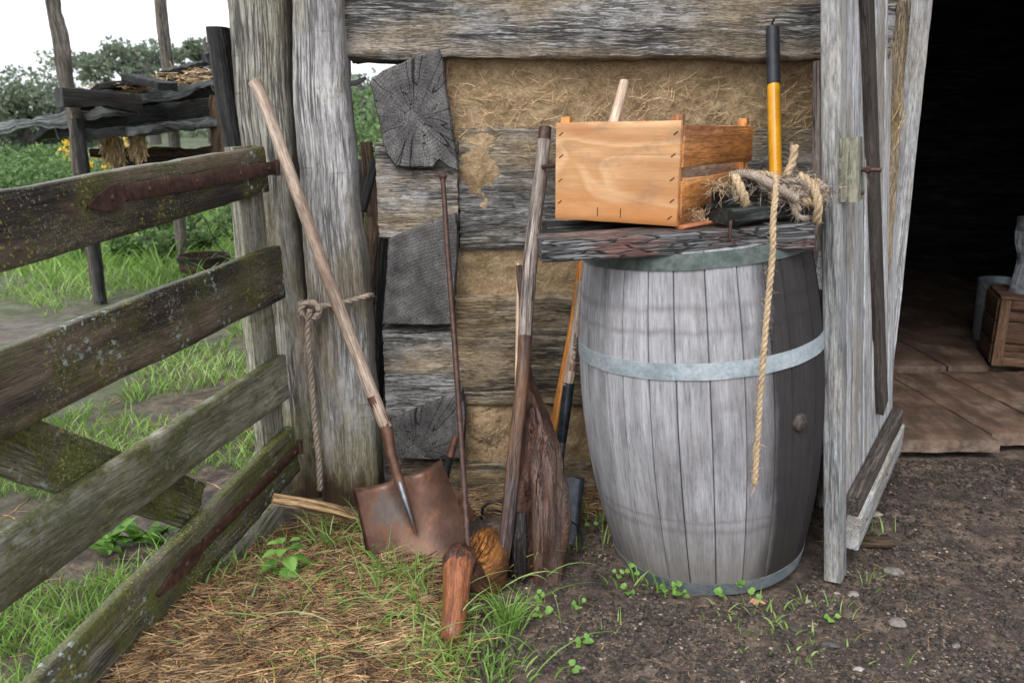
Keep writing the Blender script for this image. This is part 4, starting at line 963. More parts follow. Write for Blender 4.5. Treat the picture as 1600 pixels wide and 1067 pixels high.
# lumps: pull a groove into the lower body
axp = resample(rc, 60)
for i in range(n_main):
    p = V(m.v[i]); c = min(axp, key=lambda q: abs(q.z - p.z)); 
    if p.z < .75:
        d = p - c; a = math.atan2(d.y, d.x); L = d.length; f = min(1, (.75 - p.z) / .25)
        ca, sa = math.cos(a), math.sin(a); g_ = nz(ca * 3.2, sa * 3.2, p.z * 2.2); g2 = nz(ca * 9, sa * 9, p.z * 4 + 7); g3 = nz(ca * 22, sa * 22, p.z * 16); lump = nz(ca * 1.5 + 4, sa * 1.5, p.z * 7)
        cl = math.exp(-((a + 2.0 + .5 * (p.z - .2)) / .20) ** 2) * max(0, min(1, (.30 - p.z) / .1)); k = 1 + f * (.30 * lump + .09 * g_ + .05 * g2 + .02 * g3 - .50 * cl); q = c + d * k; m.v[i] = (q.x, q.y, p.z)
for _ in range(25):
    q = random.choice(axp[30:]); a = ru(-3.2, .2); d = V((math.cos(a), math.sin(a), 0)); hair(m, q + d * .066, (d + V((0, 0, ru(-1.6, 1)))).normalized(), ru(.01, .03), .0008, ru(.3, .9))
tag(m.build('root_club', 'root', smooth=70), 'heavy wet root club, thin grip above and thick knotted foot', 'club')
m = MB(); pole(m, [P(815, 800, 1.98), P(812, 850, 1.95), P(813, 906, 1.925)], [.014, .022, .021], n=16, amp=.006); 
tag(m.build('root_stub', 'rootdark', smooth=70), 'short dark root stub at the left foot of the root club', 'root')
m = MB(); pole(m, [P(810, 412, 2.46), P(808, 600, 2.32), P(806, 800, 2.14)], [.006, .007, .008], n=10); tag(m.build('thin_stick', 'handlepale'), 'thin pale stick half hidden behind the tall crooked pole', 'stick')
# orange handled tool and dark spade
ot = tool('hoe', P(850, 800, 2.2), 'tool with a varnished orange handle leaning left of the barrel')
m = MB(); pole(m, [P(914, 392, 2.40), P(895, 520, 2.36), P(862, 690, 2.30), P(850, 760, 2.26)], .0165, n=16); m.build('shaft', 'orangewood', ot)
m = MB(); pole(m, [P(852, 745, 2.265), P(846, 800, 2.24)], [.02, .014], n=12); m.build('ferrule', 'iron', ot)
sd_ = tool('spade', P(885, 880, 2.2), 'dark bladed spade with brown grip and black socket left of the barrel', 'spade')
m = MB(); pole(m, [P(908, 440, 2.36), P(902, 500, 2.34), P(892, 578, 2.31)], [.013, .0145, .0155], n=16); pole(m, [P(894, 566, 2.312), P(892, 578, 2.31)], .0175, n=16, seg=2); pole(m, [P(892, 578, 2.31), P(888, 602, 2.30)], .0165, n=16, seg=2); m.build('shaft', 'handle', sd_)
m = MB(); pole(m, [P(889, 598, 2.302), P(881, 660, 2.28), P(877, 690, 2.272)], [.0175, .0165, .0155], n=16); m.build('socket', 'bluesteel', sd_)
m = MB(); pole(m, [P(877, 690, 2.272), P(874, 722, 2.262), P(872, 755, 2.25)], [.0155, .014, .009], n=16); m.build('ferrule', 'steel', sd_)
m = MB(); a, b, c, d = P(850, 742, 2.26), P(914, 748, 2.25), P(897, 880, 2.12), P(850, 880, 2.12)
board(m, (a + b) / 2, (c + d) / 2, (b - a).length, .003, (1, 0, 0), w1=(c - d).length, nl=20, nw=8, amp=.0003, wob=.001, cr=.0005); m.build('blade', 'bluesteel', sd_)
fc = bpy.data.curves.new('grip_lettering', 'FONT'); fc.body = 'CLASSIC'; fc.size = .022; fc.extrude = .0004; fc.align_x = 'CENTER'; fc.align_y = 'CENTER'
ft = bpy.data.objects.new('lettering_curve', fc); COL.objects.link(ft); bpy.context.view_layer.update(); fm = bpy.data.meshes.new_from_object(ft.evaluated_get(bpy.context.evaluated_depsgraph_get())); bpy.data.objects.remove(ft)
fm.materials.clear(); fm.materials.append(M['brace']); fo = bpy.data.objects.new('grip_lettering', fm); COL.objects.link(fo); fo.parent = sd_
pc = P(898, 540, 2.325); fo.location = pc + V((.002, -.0165, 0)) - OFF['spade']
dd = (P(902, 500, 2.34) - P(892, 578, 2.31)).normalized(); xx = dd; zz = V((0, -1, 0)); zz = (zz - xx * zz.dot(xx)).normalized(); yy = zz.cross(xx)
fo.rotation_euler = Matrix((xx, yy, zz)).transposed().to_euler()

# small rusty spade behind the shovel
rs = tool('rusty_trowel', P(725, 820, 2.3), 'small dark spade with red brown grip behind the big shovel', 'spade')
m = MB(); pole(m, [P(712, 682, 2.38), P(703, 715, 2.36)], [.012, .0135], n=14, amp=.0008); m.build('grip', 'rust', rs)
m = MB(); pole(m, [P(703, 713, 2.36), P(696, 745, 2.345), P(700, 772, 2.32)], [.0135, .012, .008], n=14); m.build('neck', 'iron', rs)
m = MB(); rings = []
for t, w_ in ((0, .004), (.08, .02), (.2, .034), (.5, .040), (.8, .034), (1, .006)):
    c = P(704, 762, 2.31).lerp(P(738, 850, 2.27), t); s_ = V((.9, .1, .35)).normalized(); rings.append([m.add(c - s_ * w_), m.add(c + V((0, -.007, 0))), m.add(c + s_ * w_), m.add(c + V((0, .004, 0)))])
ring_faces(m, rings); m.face(rings[0]); m.face(rings[-1]); m.build('blade', 'rust', rs)
# black hook / bracket
m = MB(); pole(m, [P(755, 830, 2.3), P(752, 800, 2.3), P(762, 786, 2.3), P(785, 783, 2.3), P(800, 800, 2.3)], .005, n=8); pole(m, [P(752, 830, 2.28), P(800, 832, 2.28)], .012, n=8, flat=.5)
tag(m.build('iron_bracket', 'iron'), 'black iron bracket with a bent wire bow between rod and pole', 'bracket')
m = MB(); pole(m, [P(893, 815, 2.1), P(905, 825, 2.1), P(910, 850, 2.1), P(905, 890, 2.05), P(900, 905, 2.02)], .003, n=8)
tag(m.build('bent_wire', 'iron'), 'thin black bent wire beside the foot of the root club', 'wire')
# wood mallet
ml = tool('wooden_mallet', P(730, 930, 1.9), 'orange brown peeled wood mallet lying at the foot of the iron rod', 'mallet')
m = MB(); pole(m, [P(766, 846, 2.03), P(762, 864, 1.97), P(753, 888, 1.90), P(738, 906, 1.85)], [.046, .066, .072, .060], n=28, seg=24, amp=.007, f=16)
for _ in range(900):
    t = rnd(); c = P(765, 850, 2.02).lerp(P(742, 902, 1.86), t); a = ru(0, 6.28); d = V((math.cos(a) * .5, -abs(math.sin(a)), .5 * math.sin(a * 2) + .3)).normalized(); hair(m, c + d * .062, (V((-.7, -.5, -.2)) + rv() * .7).normalized(), ru(.008, .022), .0005, ru(.3, .9), .5)
m.build('head', 'fuzzy', ml, smooth=180)
m = MB(); pole(m, [P(768, 928, 1.90), P(750, 920, 1.85), P(728, 893, 1.83), P(704, 884, 1.81)], [.022, .036, .040, .034], n=20, seg=20, amp=.006); pole(m, [P(722, 860, 1.86), P(719, 870, 1.835), P(716, 884, 1.81), P(715, 891, 1.80)], [.032, .042, .044, .038], n=28, amp=.008, f=30); m.build('bark_collar', 'root', ml, smooth=180)
m = MB(); pole(m, [P(717, 868, 1.835), P(714, 900, 1.78), P(712, 945, 1.70), P(703, 1000, 1.605)], [.034, .038, .033, .030, .023], n=28, amp=.003); m.build('handle', 'peeled', ml, smooth=180)
# stake
m = MB(); pole(m, [P(426, 779, 2.10), P(500, 792, 2.14), P(590, 816, 2.18)], [.017, .0185, .018], n=8, amp=.003, f=30)
tag(m.build('split_stake', 'stake', smooth=35), 'fresh split yellow stake lying between gate and shovel', 'stake')

# rope on the post
pr_ = empty('tied_rope', P(485, 480, 2.36), 'weathered rope knotted round the pale post, tail hanging to the ground', 'rope')
m = MB(); rope(m, [P(474, 472, 2.50), P(470, 476, 2.37), P(500, 478, 2.358), P(530, 474, 2.355), P(562, 466, 2.358), P(576, 462, 2.39), P(574, 462, 2.5), P(500, 466, 2.54), P(474, 472, 2.50)], .0085, fuzz=120); m.build('loop', 'ropegrey', pr_, smooth=180)
m = MB()
for k in range(3):
    c = P(486, 484, 2.34); t0 = k * 2
    rope(m, [c + V((.03 * math.cos(t0 + q), -.012 + ru(-.008, .008), .026 * math.sin(t0 + q))) for q in (0, 1.2, 2.4, 3.6, 4.8, 6.1)], .009, fuzz=60)
m.build('knot', 'ropegrey', pr_, smooth=180)
m = MB(); rope(m, [P(484, 484, 2.325), P(481, 520, 2.33), P(486, 590, 2.34), P(492, 660, 2.34), P(498, 720, 2.345), P(500, 766, 2.34)], .0095, fuzz=200)
for _ in range(420):
    t = rnd(); p = P(474, 490, 2.33).lerp(P(468, 600, 2.34), t * t) + V((ru(-.02, .03), ru(-.01, .01), 0)); hair(m, p, V((ru(-.25, .25), ru(-.1, .1), -1)), ru(.03, .09), .0007, ru(.2, .8), 0)
m.build('tail', 'ropegrey', pr_, smooth=180)
m = MB(); pole(m, [P(572, 122, 2.62), P(556, 130, 2.62), P(538, 132, 2.6)], [.005, .009, .010], n=10, amp=.001); tag(m.build('peeled_branch', 'white'), 'short curved pale branch poking out left of the top log end', 'branch')

# ------------------------------------------------------------------ interior things
bk = Pz(1552, 526, .05); bk.y = 4.35
bu = empty('metal_bucket', (bk.x, bk.y, .045), 'dull galvanised bucket standing on the barn floor', 'bucket')
def lathe(mb, c, prof, n=40, tone=.5):
    rings = [[mb.add((c[0] + r * math.cos(2 * math.pi * k / n), c[1] + r * math.sin(2 * math.pi * k / n), c[2] + z), None, tone) for k in range(n)] for r, z in prof]
    ring_faces(mb, rings); return rings
m = MB(); c = (P(1558, 500, 4.35).x, 4.35, .047); rg = lathe(m, c, [(.0, 0), (.105, 0), (.108, .02), (.112, .03), (.118, .2), (.122, .205), (.118, .21), (.122, .33), (.127, .335), (.122, .34), (.118, .33), (.10, .02), (0, .02)]); m.build('body', 'galv', bu, smooth=40)
m = MB(); pole(m, [V(c) + V((-.12, -.01, .31)), V(c) + V((-.09, -.10, .24)), V(c) + V((.0, -.135, .21)), V(c) + V((.09, -.1, .24)), V(c) + V((.12, -.01, .31))], .003, n=8); m.build('bail', 'iron', bu)
c0 = P(1549, 566, 3.80); ib = empty('storage_box', (c0.x + .2, 3.85, .06), 'old brown framed wooden box just inside the barn doorway', 'box')
bw_, bh_, bd_ = .52, .33, .34; dx = V((.93, -.36, 0)).normalized(); dy = V((.36, .93, 0)); c0 = V((c0.x, c0.y, .062))
def ibb(a, b, w_, th, wd, nm, mt='slabcrate', tone=.5): m = MB(); board(m, a, b, w_, th, wd, amp=.001, wob=.002, tone=tone, nl=16); m.build(nm, mt, ib)
for k in range(3): ibb(c0 + dy * .02 + V((0, 0, .055 + .11 * k)), c0 + dy * .02 + dx * bw_ + V((0, 0, .055 + .11 * k)), .104, .016, (0, 0, 1), 'panel_board', tone=.3 + .1 * k)
for k in range(3): ibb(c0 + V((0, 0, .055 + .11 * k)) + dy * .03, c0 + dy * bd_ + V((0, 0, .055 + .11 * k)), .104, .016, (0, 0, 1), 'side_board', tone=.5)
for s_ in (.022, bw_ - .022): ibb(c0 + dx * s_, c0 + dx * s_ + V((0, 0, bh_)), .045, .02, dx, 'frame_post', tone=.9)
for z_ in (.022, bh_ - .022): ibb(c0 + dx * .046 + V((0, 0, z_)), c0 + dx * (bw_ - .046) + V((0, 0, z_)), .042, .02, (0, 0, 1), 'frame_rail', tone=.9)
for k in range(3): ibb(c0 + dy * (.06 + .11 * k) + V((0, 0, bh_ + .008)), c0 + dx * bw_ + dy * (.06 + .11 * k) + V((0, 0, bh_ + .008)), .106, .016, dy, 'lid_board', tone=.7)
m = MB(); cc = c0 + dx * .13 + dy * .16 + V((0, 0, bh_ + .017)); rings = []
for j in range(26):
    z = .37 * j / 25; r = .075 * (1 - .25 * math.sin(z * 14)) * (1 - .25 * z); rings.append([m.add(cc + V(((r + .012 * math.sin(k * 1.05 * 3 + z * 18) ) * math.cos(k / 36 * 6.283) , (r + .012 * math.sin(k * 3.1 + z * 9)) * math.sin(k / 36 * 6.283), z)), None, .3 + .4 * (k % 3) / 2) for k in range(36)])
ring_faces(m, rings); m.face(rings[-1]); tag(m.build('cloth_bundle', 'cloth', smooth=80), 'grey twisted cloth bundle standing on the old brown box', 'cloth')

# ------------------------------------------------------------------ things behind the gap
for i, (px0, py0, px1, py1, Y, w_) in enumerate(((572, 222, 606, 620, 3.35, .05), (586, 250, 566, 330, 3.2, .03), (598, 265, 570, 560, 3.1, .035), (606, 330, 588, 640, 3.0, .05), (578, 340, 604, 640, 3.25, .045), (560, 250, 552, 620, 3.9, .06))):
    m = MB(); board(m, P(px0, py0, Y), P(px1, py1, Y - .1), w_, .02, (1, 0, 0), tone=.5 + .1 * (i % 3)); o = m.build('stacked_plank', 'black' if i % 2 else 'brown')
    tag(o, ['tallest dark plank in the gap between pale post and log wall', 'short thin dark lath crossing in the gap beside the log wall', 'thin leaning plank in the middle of the gap beside the log wall', 'dark plank nearest the log ends in the gap', 'dark plank leaning against the log ends, low in the gap', 'dark plank just right of the pale post, deepest in the gap'][i], 'plank', 'dark planks leaning in the gap')
m = MB(); board(m, (-.62, 3.6, -.02), (-.30, 3.6, -.02), 1.3, .05, (0, 0, 1)); 

# ------------------------------------------------------------------ ruined shed
shed = empty('ruined_shed', P(160, 470, 5.6), 'collapsing open shed of crooked poles and wet roof timbers beyond the gate', 'shed')
m = MB(); pole(m, [P(74, -150, 5.5), P(82, 0, 5.5), P(96, 62, 5.5), P(105, 130, 5.5), P(118, 190, 5.5), P(128, 280, 5.5), P(145, 380, 5.5), P(157, 478, 5.5)], [.045, .045, .050, .048, .050, .052, .047, .05], n=14, amp=.012); m.build('post', 'bark', shed)
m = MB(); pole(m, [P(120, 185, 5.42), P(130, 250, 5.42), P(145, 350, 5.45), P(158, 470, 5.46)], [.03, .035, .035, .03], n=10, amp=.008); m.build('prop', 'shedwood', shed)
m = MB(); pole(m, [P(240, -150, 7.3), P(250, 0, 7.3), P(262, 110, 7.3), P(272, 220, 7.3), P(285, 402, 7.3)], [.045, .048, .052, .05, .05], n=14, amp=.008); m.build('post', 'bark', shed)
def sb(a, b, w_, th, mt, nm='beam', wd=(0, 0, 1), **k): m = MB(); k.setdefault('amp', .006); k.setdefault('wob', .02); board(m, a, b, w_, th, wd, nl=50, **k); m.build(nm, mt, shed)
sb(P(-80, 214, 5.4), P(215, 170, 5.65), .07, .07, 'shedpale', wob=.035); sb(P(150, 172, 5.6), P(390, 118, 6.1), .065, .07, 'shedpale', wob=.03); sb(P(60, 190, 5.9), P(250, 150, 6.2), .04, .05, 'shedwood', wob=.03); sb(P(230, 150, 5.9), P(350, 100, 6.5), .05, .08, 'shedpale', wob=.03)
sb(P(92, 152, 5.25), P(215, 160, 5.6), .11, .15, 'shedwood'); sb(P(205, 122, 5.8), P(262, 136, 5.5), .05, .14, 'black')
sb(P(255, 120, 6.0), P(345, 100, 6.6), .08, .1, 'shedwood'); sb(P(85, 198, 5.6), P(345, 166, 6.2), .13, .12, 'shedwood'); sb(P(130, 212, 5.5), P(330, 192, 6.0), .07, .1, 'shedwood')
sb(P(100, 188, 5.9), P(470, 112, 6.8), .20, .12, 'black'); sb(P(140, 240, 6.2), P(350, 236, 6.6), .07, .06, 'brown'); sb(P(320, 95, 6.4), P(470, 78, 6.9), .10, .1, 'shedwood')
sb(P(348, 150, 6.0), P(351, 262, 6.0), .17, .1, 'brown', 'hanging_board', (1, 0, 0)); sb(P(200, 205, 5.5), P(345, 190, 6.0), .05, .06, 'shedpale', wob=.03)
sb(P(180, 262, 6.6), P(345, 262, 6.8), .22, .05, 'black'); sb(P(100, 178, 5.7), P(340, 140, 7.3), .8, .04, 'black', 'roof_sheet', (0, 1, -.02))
m = MB()
for _ in range(900):
    t = rnd(); p = P(170 + 170 * t, 148 - 30 * t, 5.9 + .5 * t) + V((ru(-.06, .06), ru(-.3, .3), ru(-.05, .04))); strawbit(m, p, V((ru(-1, 1), ru(-1, 1), ru(-.25, .1))), ru(.08, .22), .004, ru(.2, .8), .3)
for (cx, cy) in ((170, 225), (182, 235), (215, 225)):
    for _ in range(110): p = P(cx + ru(-12, 12), cy + ru(-12, 14), 5.8); strawbit(m, p, (ru(-.4, .4), ru(-.3, .3), -1), ru(.05, .2), .005, ru(.3, 1), .3)
tag(m.build('thatch', 'straw', shed, smooth=0), kind='stuff')
m = MB(); c = V(P(321, 430, 6.4)); c.z = 0
tb = empty('round_tub', (c.x, c.y, 0), 'dark round tub standing in the grass beyond the gate', 'tub')
top = P(321, 398, 6.4).z; lathe(m, (c.x, c.y, .0), [(.17, .0), (.19, top * .5), (.20, top), (.185, top), (.17, top - .06), (0, top - .06)]); m.build('body', 'brown', tb, smooth=40)
m = MB(); pole(m, [(c.x - .19, c.y, top - .02), (c.x - .13, c.y, top + .12), (c.x + .02, c.y, top + .30), (c.x + .10, c.y, top + .12), (c.x + .19, c.y, top - .02)], .004, n=6); m.build('bail', 'iron', tb)
m = MB(); lathe(m, (c.x, c.y, top - .04), [(.20, 0), (.206, .0), (.206, .03), (.20, .03)]); m.build('hoop', 'iron', tb)

# ------------------------------------------------------------------ shrubs, trees
def shrub(px, py, Y, w_, h_, n, size, tone, label, name='shrub', mat='bush', cat='shrub', group=None, base=None):
    top = P(px, py, Y); z0 = G(top.x, Y) if base is None else base; hh = top.z - z0
    e = empty(name, (top.x, Y, z0), label, cat, group)
    m = MB()
    for _ in range(5): pole(m, [(top.x, Y, z0), (top.x + ru(-.3, .3) * w_, Y + ru(-.2, .2), z0 + hh * .4), (top.x + ru(-.8, .8) * w_, Y + ru(-.4, .4) * w_, z0 + hh * .85)], [.02, .012, .005], n=5, seg=6)
    m.build('stem', 'farwood', e)
    m = MB(); k = 16
    for _ in range(k):
        v = rv(); c = V((top.x + v.x * w_, Y + v.y * w_ * .6, z0 + hh * .5 + v.z * hh * .42)); r = ru(.25, .45) * min(w_, hh)
        cloud(m, c, r, r, r * .8, n // k, size, tone + ru(-.2, .2), .25)
    m.build('foliage', mat, e, smooth=0); return e
for (px, py, Y, w_, n, sz, tn, lb) in (
    (15, 262, 9.5, 1.0, 3500, .07, .45, 'broad green shrub at the far left beyond the gate'),
    (60, 235, 12.0, 1.2, 3000, .08, .6, 'taller pale green shrub left of the crooked shed pole'),
    (215, 360, 7.6, .8, 3500, .05, .5, 'low leafy shrub under the shed between its two poles'),
    (330, 325, 8.8, .9, 3000, .06, .5, 'low green shrub behind the dark round tub'),
    (120, 235, 15.0, 1.8, 3000, .10, .5, 'far shrub behind the crooked shed pole'),
    (240, 285, 12.0, 1.6, 3000, .08, .35, 'dark shrub behind the shed, left of the second pole'),
    (420, 265, 12.0, 1.6, 3000, .08, .55, 'shrub behind the brownish timber post'),
    (570, 150, 16.0, 2.2, 4500, .12, .6, 'tall hazy bush seen in the gap between pale post and barn'),
    (560, 330, 8.5, 1.0, 2000, .08, .4, 'low dark bush in the lower gap beside the barn')):
    shrub(px, py, Y, w_, .5, n, sz, tn, lb)
fl = shrub(150, 245, 9.5, .75, .5, 2600, .05, .6, 'shrub flowering yellow left of the shed poles', 'flowering_shrub')
m = MB()
for _ in range(26):
    p = P(ru(95, 230), ru(212, 262), 9.2 + ru(-.3, .2)); cloud(m, p, .07, .05, .05, 14, .05, .5, .4)
tag(m.build('flowers', 'flower', fl, smooth=0), kind='stuff')
def tree(px, ptop, pbot, Y, w_, n, size, tone, label, clumps=30, gaps=1.0):
    top = P(px, ptop, Y); bot = P(px, pbot, Y); z0 = G(top.x, Y); e = empty('tree', (top.x, Y, z0), label, 'tree'); zc = (top.z + bot.z) / 2; hz = (top.z - bot.z) / 2
    m = MB(); pole(m, [(top.x, Y, z0), (top.x + .1, Y, zc - hz * .6), (top.x, Y, top.z - hz * .3)], [.28, .2, .06], n=8); cs = []
    for _ in range(clumps):
        v = rv().normalized() * ru(.45, .95); cs.append(V((top.x + v.x * w_, Y + v.y * w_ * .6, zc + v.z * hz * .85)))
    for c in cs[::2]: pole(m, [(top.x, Y, zc - hz * ru(.1, .8)), ((top.x + c.x) / 2, (Y + c.y) / 2, c.z - hz * .2), c], [.09, .06, .02], n=5, seg=8)
    m.build('trunk', 'farwood', e); m = MB()
    for c in cs: r = ru(.12, .24) * w_ * gaps; cloud(m, c, r, r, r * .55, n // clumps, size, tone + ru(-.15, .15), .25)
    m.build('crown', 'tree', e, smooth=0)
tree(28, 108, 260, 24, 2.7, 12000, .14, .55, 'rounded tree at the far left with dense crown', 34, 1.3)
tree(225, 60, 150, 38, 4.6, 4600, .20, .5, 'airy far tree with open crown above the shed', 26, .85)
tree(318, 48, 130, 40, 3.0, 3000, .22, .5, 'far tree right of the second shed pole', 16, .9)
tree(560, 95, 230, 36, 4.5, 6000, .25, .6, 'far tree seen through the gap beside the barn', 30, 1.2)
m = MB()
for _ in range(9000):
    x = ru(-60, 25); y = ru(46, 56); z = G(x, y) + abs(random.gauss(0, 1.2)) * (1 + .5 * nz(x * .15, 3)); leafq(m, (x, y, z), rv(), ru(.3, .6), ru(.12, .25), ru(.3, .8))
tag(m.build('far_wood', 'tree', smooth=0), 'hazy line of distant woodland', 'woodland', kind='stuff')

# ------------------------------------------------------------------ ground cover
def pg(px, py):
    q = Pz(px, py, 0)
    for _ in range(3): q = Pz(px, py, G(q.x, q.y))
    return q
def hit_barrel(x, y, r=.29): return (x - .58) ** 2 + (y - 2.12) ** 2 < r * r
gm = MB()
def tuft(mb, x, y, n, L, sp=.03, tone=.5, lean=.5, w=.0022):
    z = G(x, y) - .004
    for _ in range(n):
        a = ru(0, 6.28); r = abs(random.gauss(0, sp)); l = L * ru(.5, 1.15)
        blade(mb, (x + r * math.cos(a), y + r * math.sin(a), z), (math.cos(a) * lean * ru(.1, 1), math.sin(a) * lean * ru(.1, 1), 1), l, w * ru(.6, 1.3), ru(.4, 1.8), min(1, max(0, tone + ru(-.3, .3))))
# tufts in front, by place
for (px, py, n, L, sp) in ((640, 935, 30, .16, .03), (610, 905, 26, .19, .03), (560, 870, 26, .12, .03), (520, 850, 30, .12, .03), (545, 835, 20, .12, .02), (585, 945, 20, .12, .03), (660, 960, 20, .10, .03),
                           (700, 1010, 26, .09, .04), (745, 1000, 30, .08, .04), (690, 1050, 34, .09, .05), (640, 1050, 30, .08, .05), (760, 1040, 40, .07, .05), (480, 850, 20, .10, .04), (445, 895, 16, .08, .03),
                           (640, 985, 20, .09, .05), (720, 970, 16, .07, .03), (410, 930, 16, .07, .03), (960, 850, 16, .10, .03), (930, 830, 16, .10, .03), (905, 860, 14, .08, .03), (1050, 925, 20, .09, .05), (990, 910, 12, .08, .03),
                           (1190, 960, 22, .05, .05), (1240, 990, 26, .045, .06), (1300, 960, 18, .05, .04), (1345, 905, 14, .06, .03), (1360, 830, 22, .06, .02), (1120, 945, 12, .05, .04), (900, 940, 8, .06, .02), (300, 935, 22, .07, .05), (360, 890, 22, .08, .05), (1160, 1010, 14, .035, .05), (940, 990, 10, .05, .02),
                           (395, 880, 20, .09, .03), (720, 1060, 60, .06, .04), (775, 1062, 60, .055, .04), (740, 1045, 50, .05, .04), (690, 1030, 30, .07, .04), (600, 960, 30, .09, .04), (640, 900, 24, .10, .03), (670, 925, 24, .10, .03), (560, 1000, 18, .07, .05), (470, 930, 18, .07, .05), (350, 985, 16, .07, .05), (1440, 1040, 8, .03, .03), (1300, 1040, 16, .035, .06)):
    q = pg(px, py)
    for _ in range(3): tuft(gm, q.x + random.gauss(0, .03), q.y + random.gauss(0, .022), max(2, int(n * .28)), L * 1.08, sp * 1.2, .62, .7, .0026)
# long straggling blades
for _ in range(170):
    q = pg(ru(400, 860), ru(840, 1060)); blade(gm, q, (ru(-1, 1), ru(-1, .4), ru(.3, 1.2)), ru(.12, .26), .0018, ru(1.2, 2.2), ru(.3, 1), 6)
# turf beyond the gate
def beyond(x, y): return x < GP.x + (y - GP.y) * .258 - .05 or (y > 2.6 and x < -.5)
cnt = 0
while cnt < 36000:
    y = 1.3 + 9 * rnd() ** 1.6; x = ru(-1.0 * y - .6, -.35)
    if not beyond(x, y): continue
    d_ = NZ.noise((x * 1.6, y * 1.6, 4)) + .35 * NZ.noise((x * 6, y * 6, 2))
    if y < 2.7 and d_ < -.02 or y >= 2.7 and d_ < -.12 and not (y > 6.5): continue
    if 3.9 < y < 5.6 and x < -1.9 and d_ < .18: continue
    s_ = 1 + (y - 2) * .18
    blade(gm, (x, y, G(x, y) - .004), (ru(-.6, .6), ru(-.6, .6), 1), ru(.05, .11) * (1 + .5 * (y > 6)), .0027 * s_, ru(.3, 1.6), min(1, max(0, .5 + d_ * .5 + ru(-.25, .25))), 3); cnt += 1
while cnt < 41000:
    x = ru(-9, -1); y = ru(6.0, 12); blade(gm, (x, y, G(x, y)), (ru(-.7, .7), ru(-.7, .7), 1), ru(.12, .35), .008, ru(.4, 1.5), ru(.3, .8), 3); cnt += 1
tag(gm.build('grass', 'grass', smooth=0), 'long green grass growing round the posts and beyond the gate', 'grass', kind='stuff')
# one clear tuft right of the rod
m = MB(); q = pg(795, 985); 
for _ in range(3): tuft(m, q.x + random.gauss(0, .01), q.y + random.gauss(0, .008), 34, .13, .016, .45, .35, .0024)
tag(m.build('grass_tuft', 'grass', smooth=0), 'upright bright grass tuft at the foot of the tall crooked pole', 'grass')
# straw litter
m = MB(); cnt = 0
while cnt < 12000:
    px, py = ru(180, 860), ru(800, 1110); q = pg(px, py)
    lim = 860 if py > 960 else 700
    edge_ = straw_h(q.x, q.y) / .07
    if rnd() > .12 + edge_ * 1.6 - max(0, (px - 560) / 300): continue
    if (q - V((GP.x, GP.y, 0))).dot(GN) < .03: continue
    a = random.gauss(.15, .55) if rnd() < .7 else ru(0, 3.14)
    z = q.z + ru(0, .02) * edge_ + .003
    strawbit(m, (q.x, q.y, z), (math.cos(a), math.sin(a), ru(-.18, .2)), ru(.03, .17), ru(.0007, .0018), max(0, min(1, random.gauss(.34, .28))), .18); cnt += 1
for _ in range(650):
    px, py = ru(560, 1500), ru(740, 1080); q = pg(px, py)
    if hit_barrel(q.x, q.y) or rnd() < .55 and px > 1380: continue
    a = ru(0, 3.14); strawbit(m, (q.x, q.y, q.z + .003), (math.cos(a), math.sin(a), ru(-.1, .1)), ru(.008, .05), ru(.0004, .0009), ru(.0, .75), .25)
for _ in range(900):
    x = ru(-.4, .3); y = ru(2.30, 2.47); a = ru(0, 3.14); strawbit(m, (x, y, G(x, y) + ru(0, .03)), (math.cos(a), math.sin(a) * .3, ru(-.3, .3)), ru(.03, .11), .0011, ru(.1, .7), .3)
for _ in range(500):
    y = ru(1.6, 4.5); x = ru(-1.1 * y, -.9); 
    if beyond(x, y): a = ru(0, 3.14); strawbit(m, (x, y, G(x, y) + .004), (math.cos(a), math.sin(a), ru(-.1, .1)), ru(.04, .14), .0015, ru(.1, .8), .25)
tag(m.build('straw_litter', 'litter', smooth=0), 'brown wet straw litter heaped between gate and shovel', 'straw', kind='stuff')
# gravel and crumbs
def rock(mb, c, r, tone, sq=.6):
    n0 = len(mb.v); b = [(1, 0, 0), (0, 1, 0), (-1, 0, 0), (0, -1, 0), (0, 0, 1), (0, 0, -1), (.6, .6, .55), (-.6, .6, .5), (-.6, -.6, .55), (.6, -.6, .5)]
    a = ru(0, 6.28); ca, sa = math.cos(a), math.sin(a)
    for (x, y, z) in b:
        k = r * ru(.7, 1.2); x *= 1.25; mb.add((c[0] + (x * ca - y * sa) * k, c[1] + (x * sa + y * ca) * k, c[2] + z * k * sq), None, tone)
    for f in ((0, 1, 6), (1, 4, 6), (4, 0, 6), (1, 2, 7), (2, 4, 7), (4, 1, 7), (2, 3, 8), (3, 4, 8), (4, 2, 8), (3, 0, 9), (0, 4, 9), (4, 3, 9), (1, 0, 5), (2, 1, 5), (3, 2, 5), (0, 3, 5)): mb.face([n0 + k for k in f])
m = MB(); cnt = 0
while cnt < 30000:
    py = 690 + 400 * rnd() ** .8; px = ru(560, 1640); q = pg(px, py)
    if px < 860 and rnd() < .6: continue
    if q.y > 2.44 and q.x < 1.3 or q.y > 2.8 or hit_barrel(q.x, q.y): continue
    if nz(q.x * 5, q.y * 5, 4) < -.15 and rnd() < .7: continue
    r = .0012 + .0042 * rnd() ** 3.5; t = rnd(); tone = ru(.0, .2) if t < .55 else (ru(.2, .5) if t < .93 else ru(.7, 1.3))
    if t < .25: r *= 2.0
    rock(m, (q.x, q.y, q.z + r * .15), r, tone); cnt += 1
for _ in range(1700):
    y = ru(2.55, 2.82); x = ru(1.0, 2.3); r = ru(.003, .009); rock(m, (x, y, G(x, y) + r * .1), r, ru(.0, .15) if rnd() < .9 else .5)
tag(m.build('gravel', 'grit', smooth=0), 'fine mixed gravel and dark crumbs trodden into the earth', 'gravel', kind='stuff')
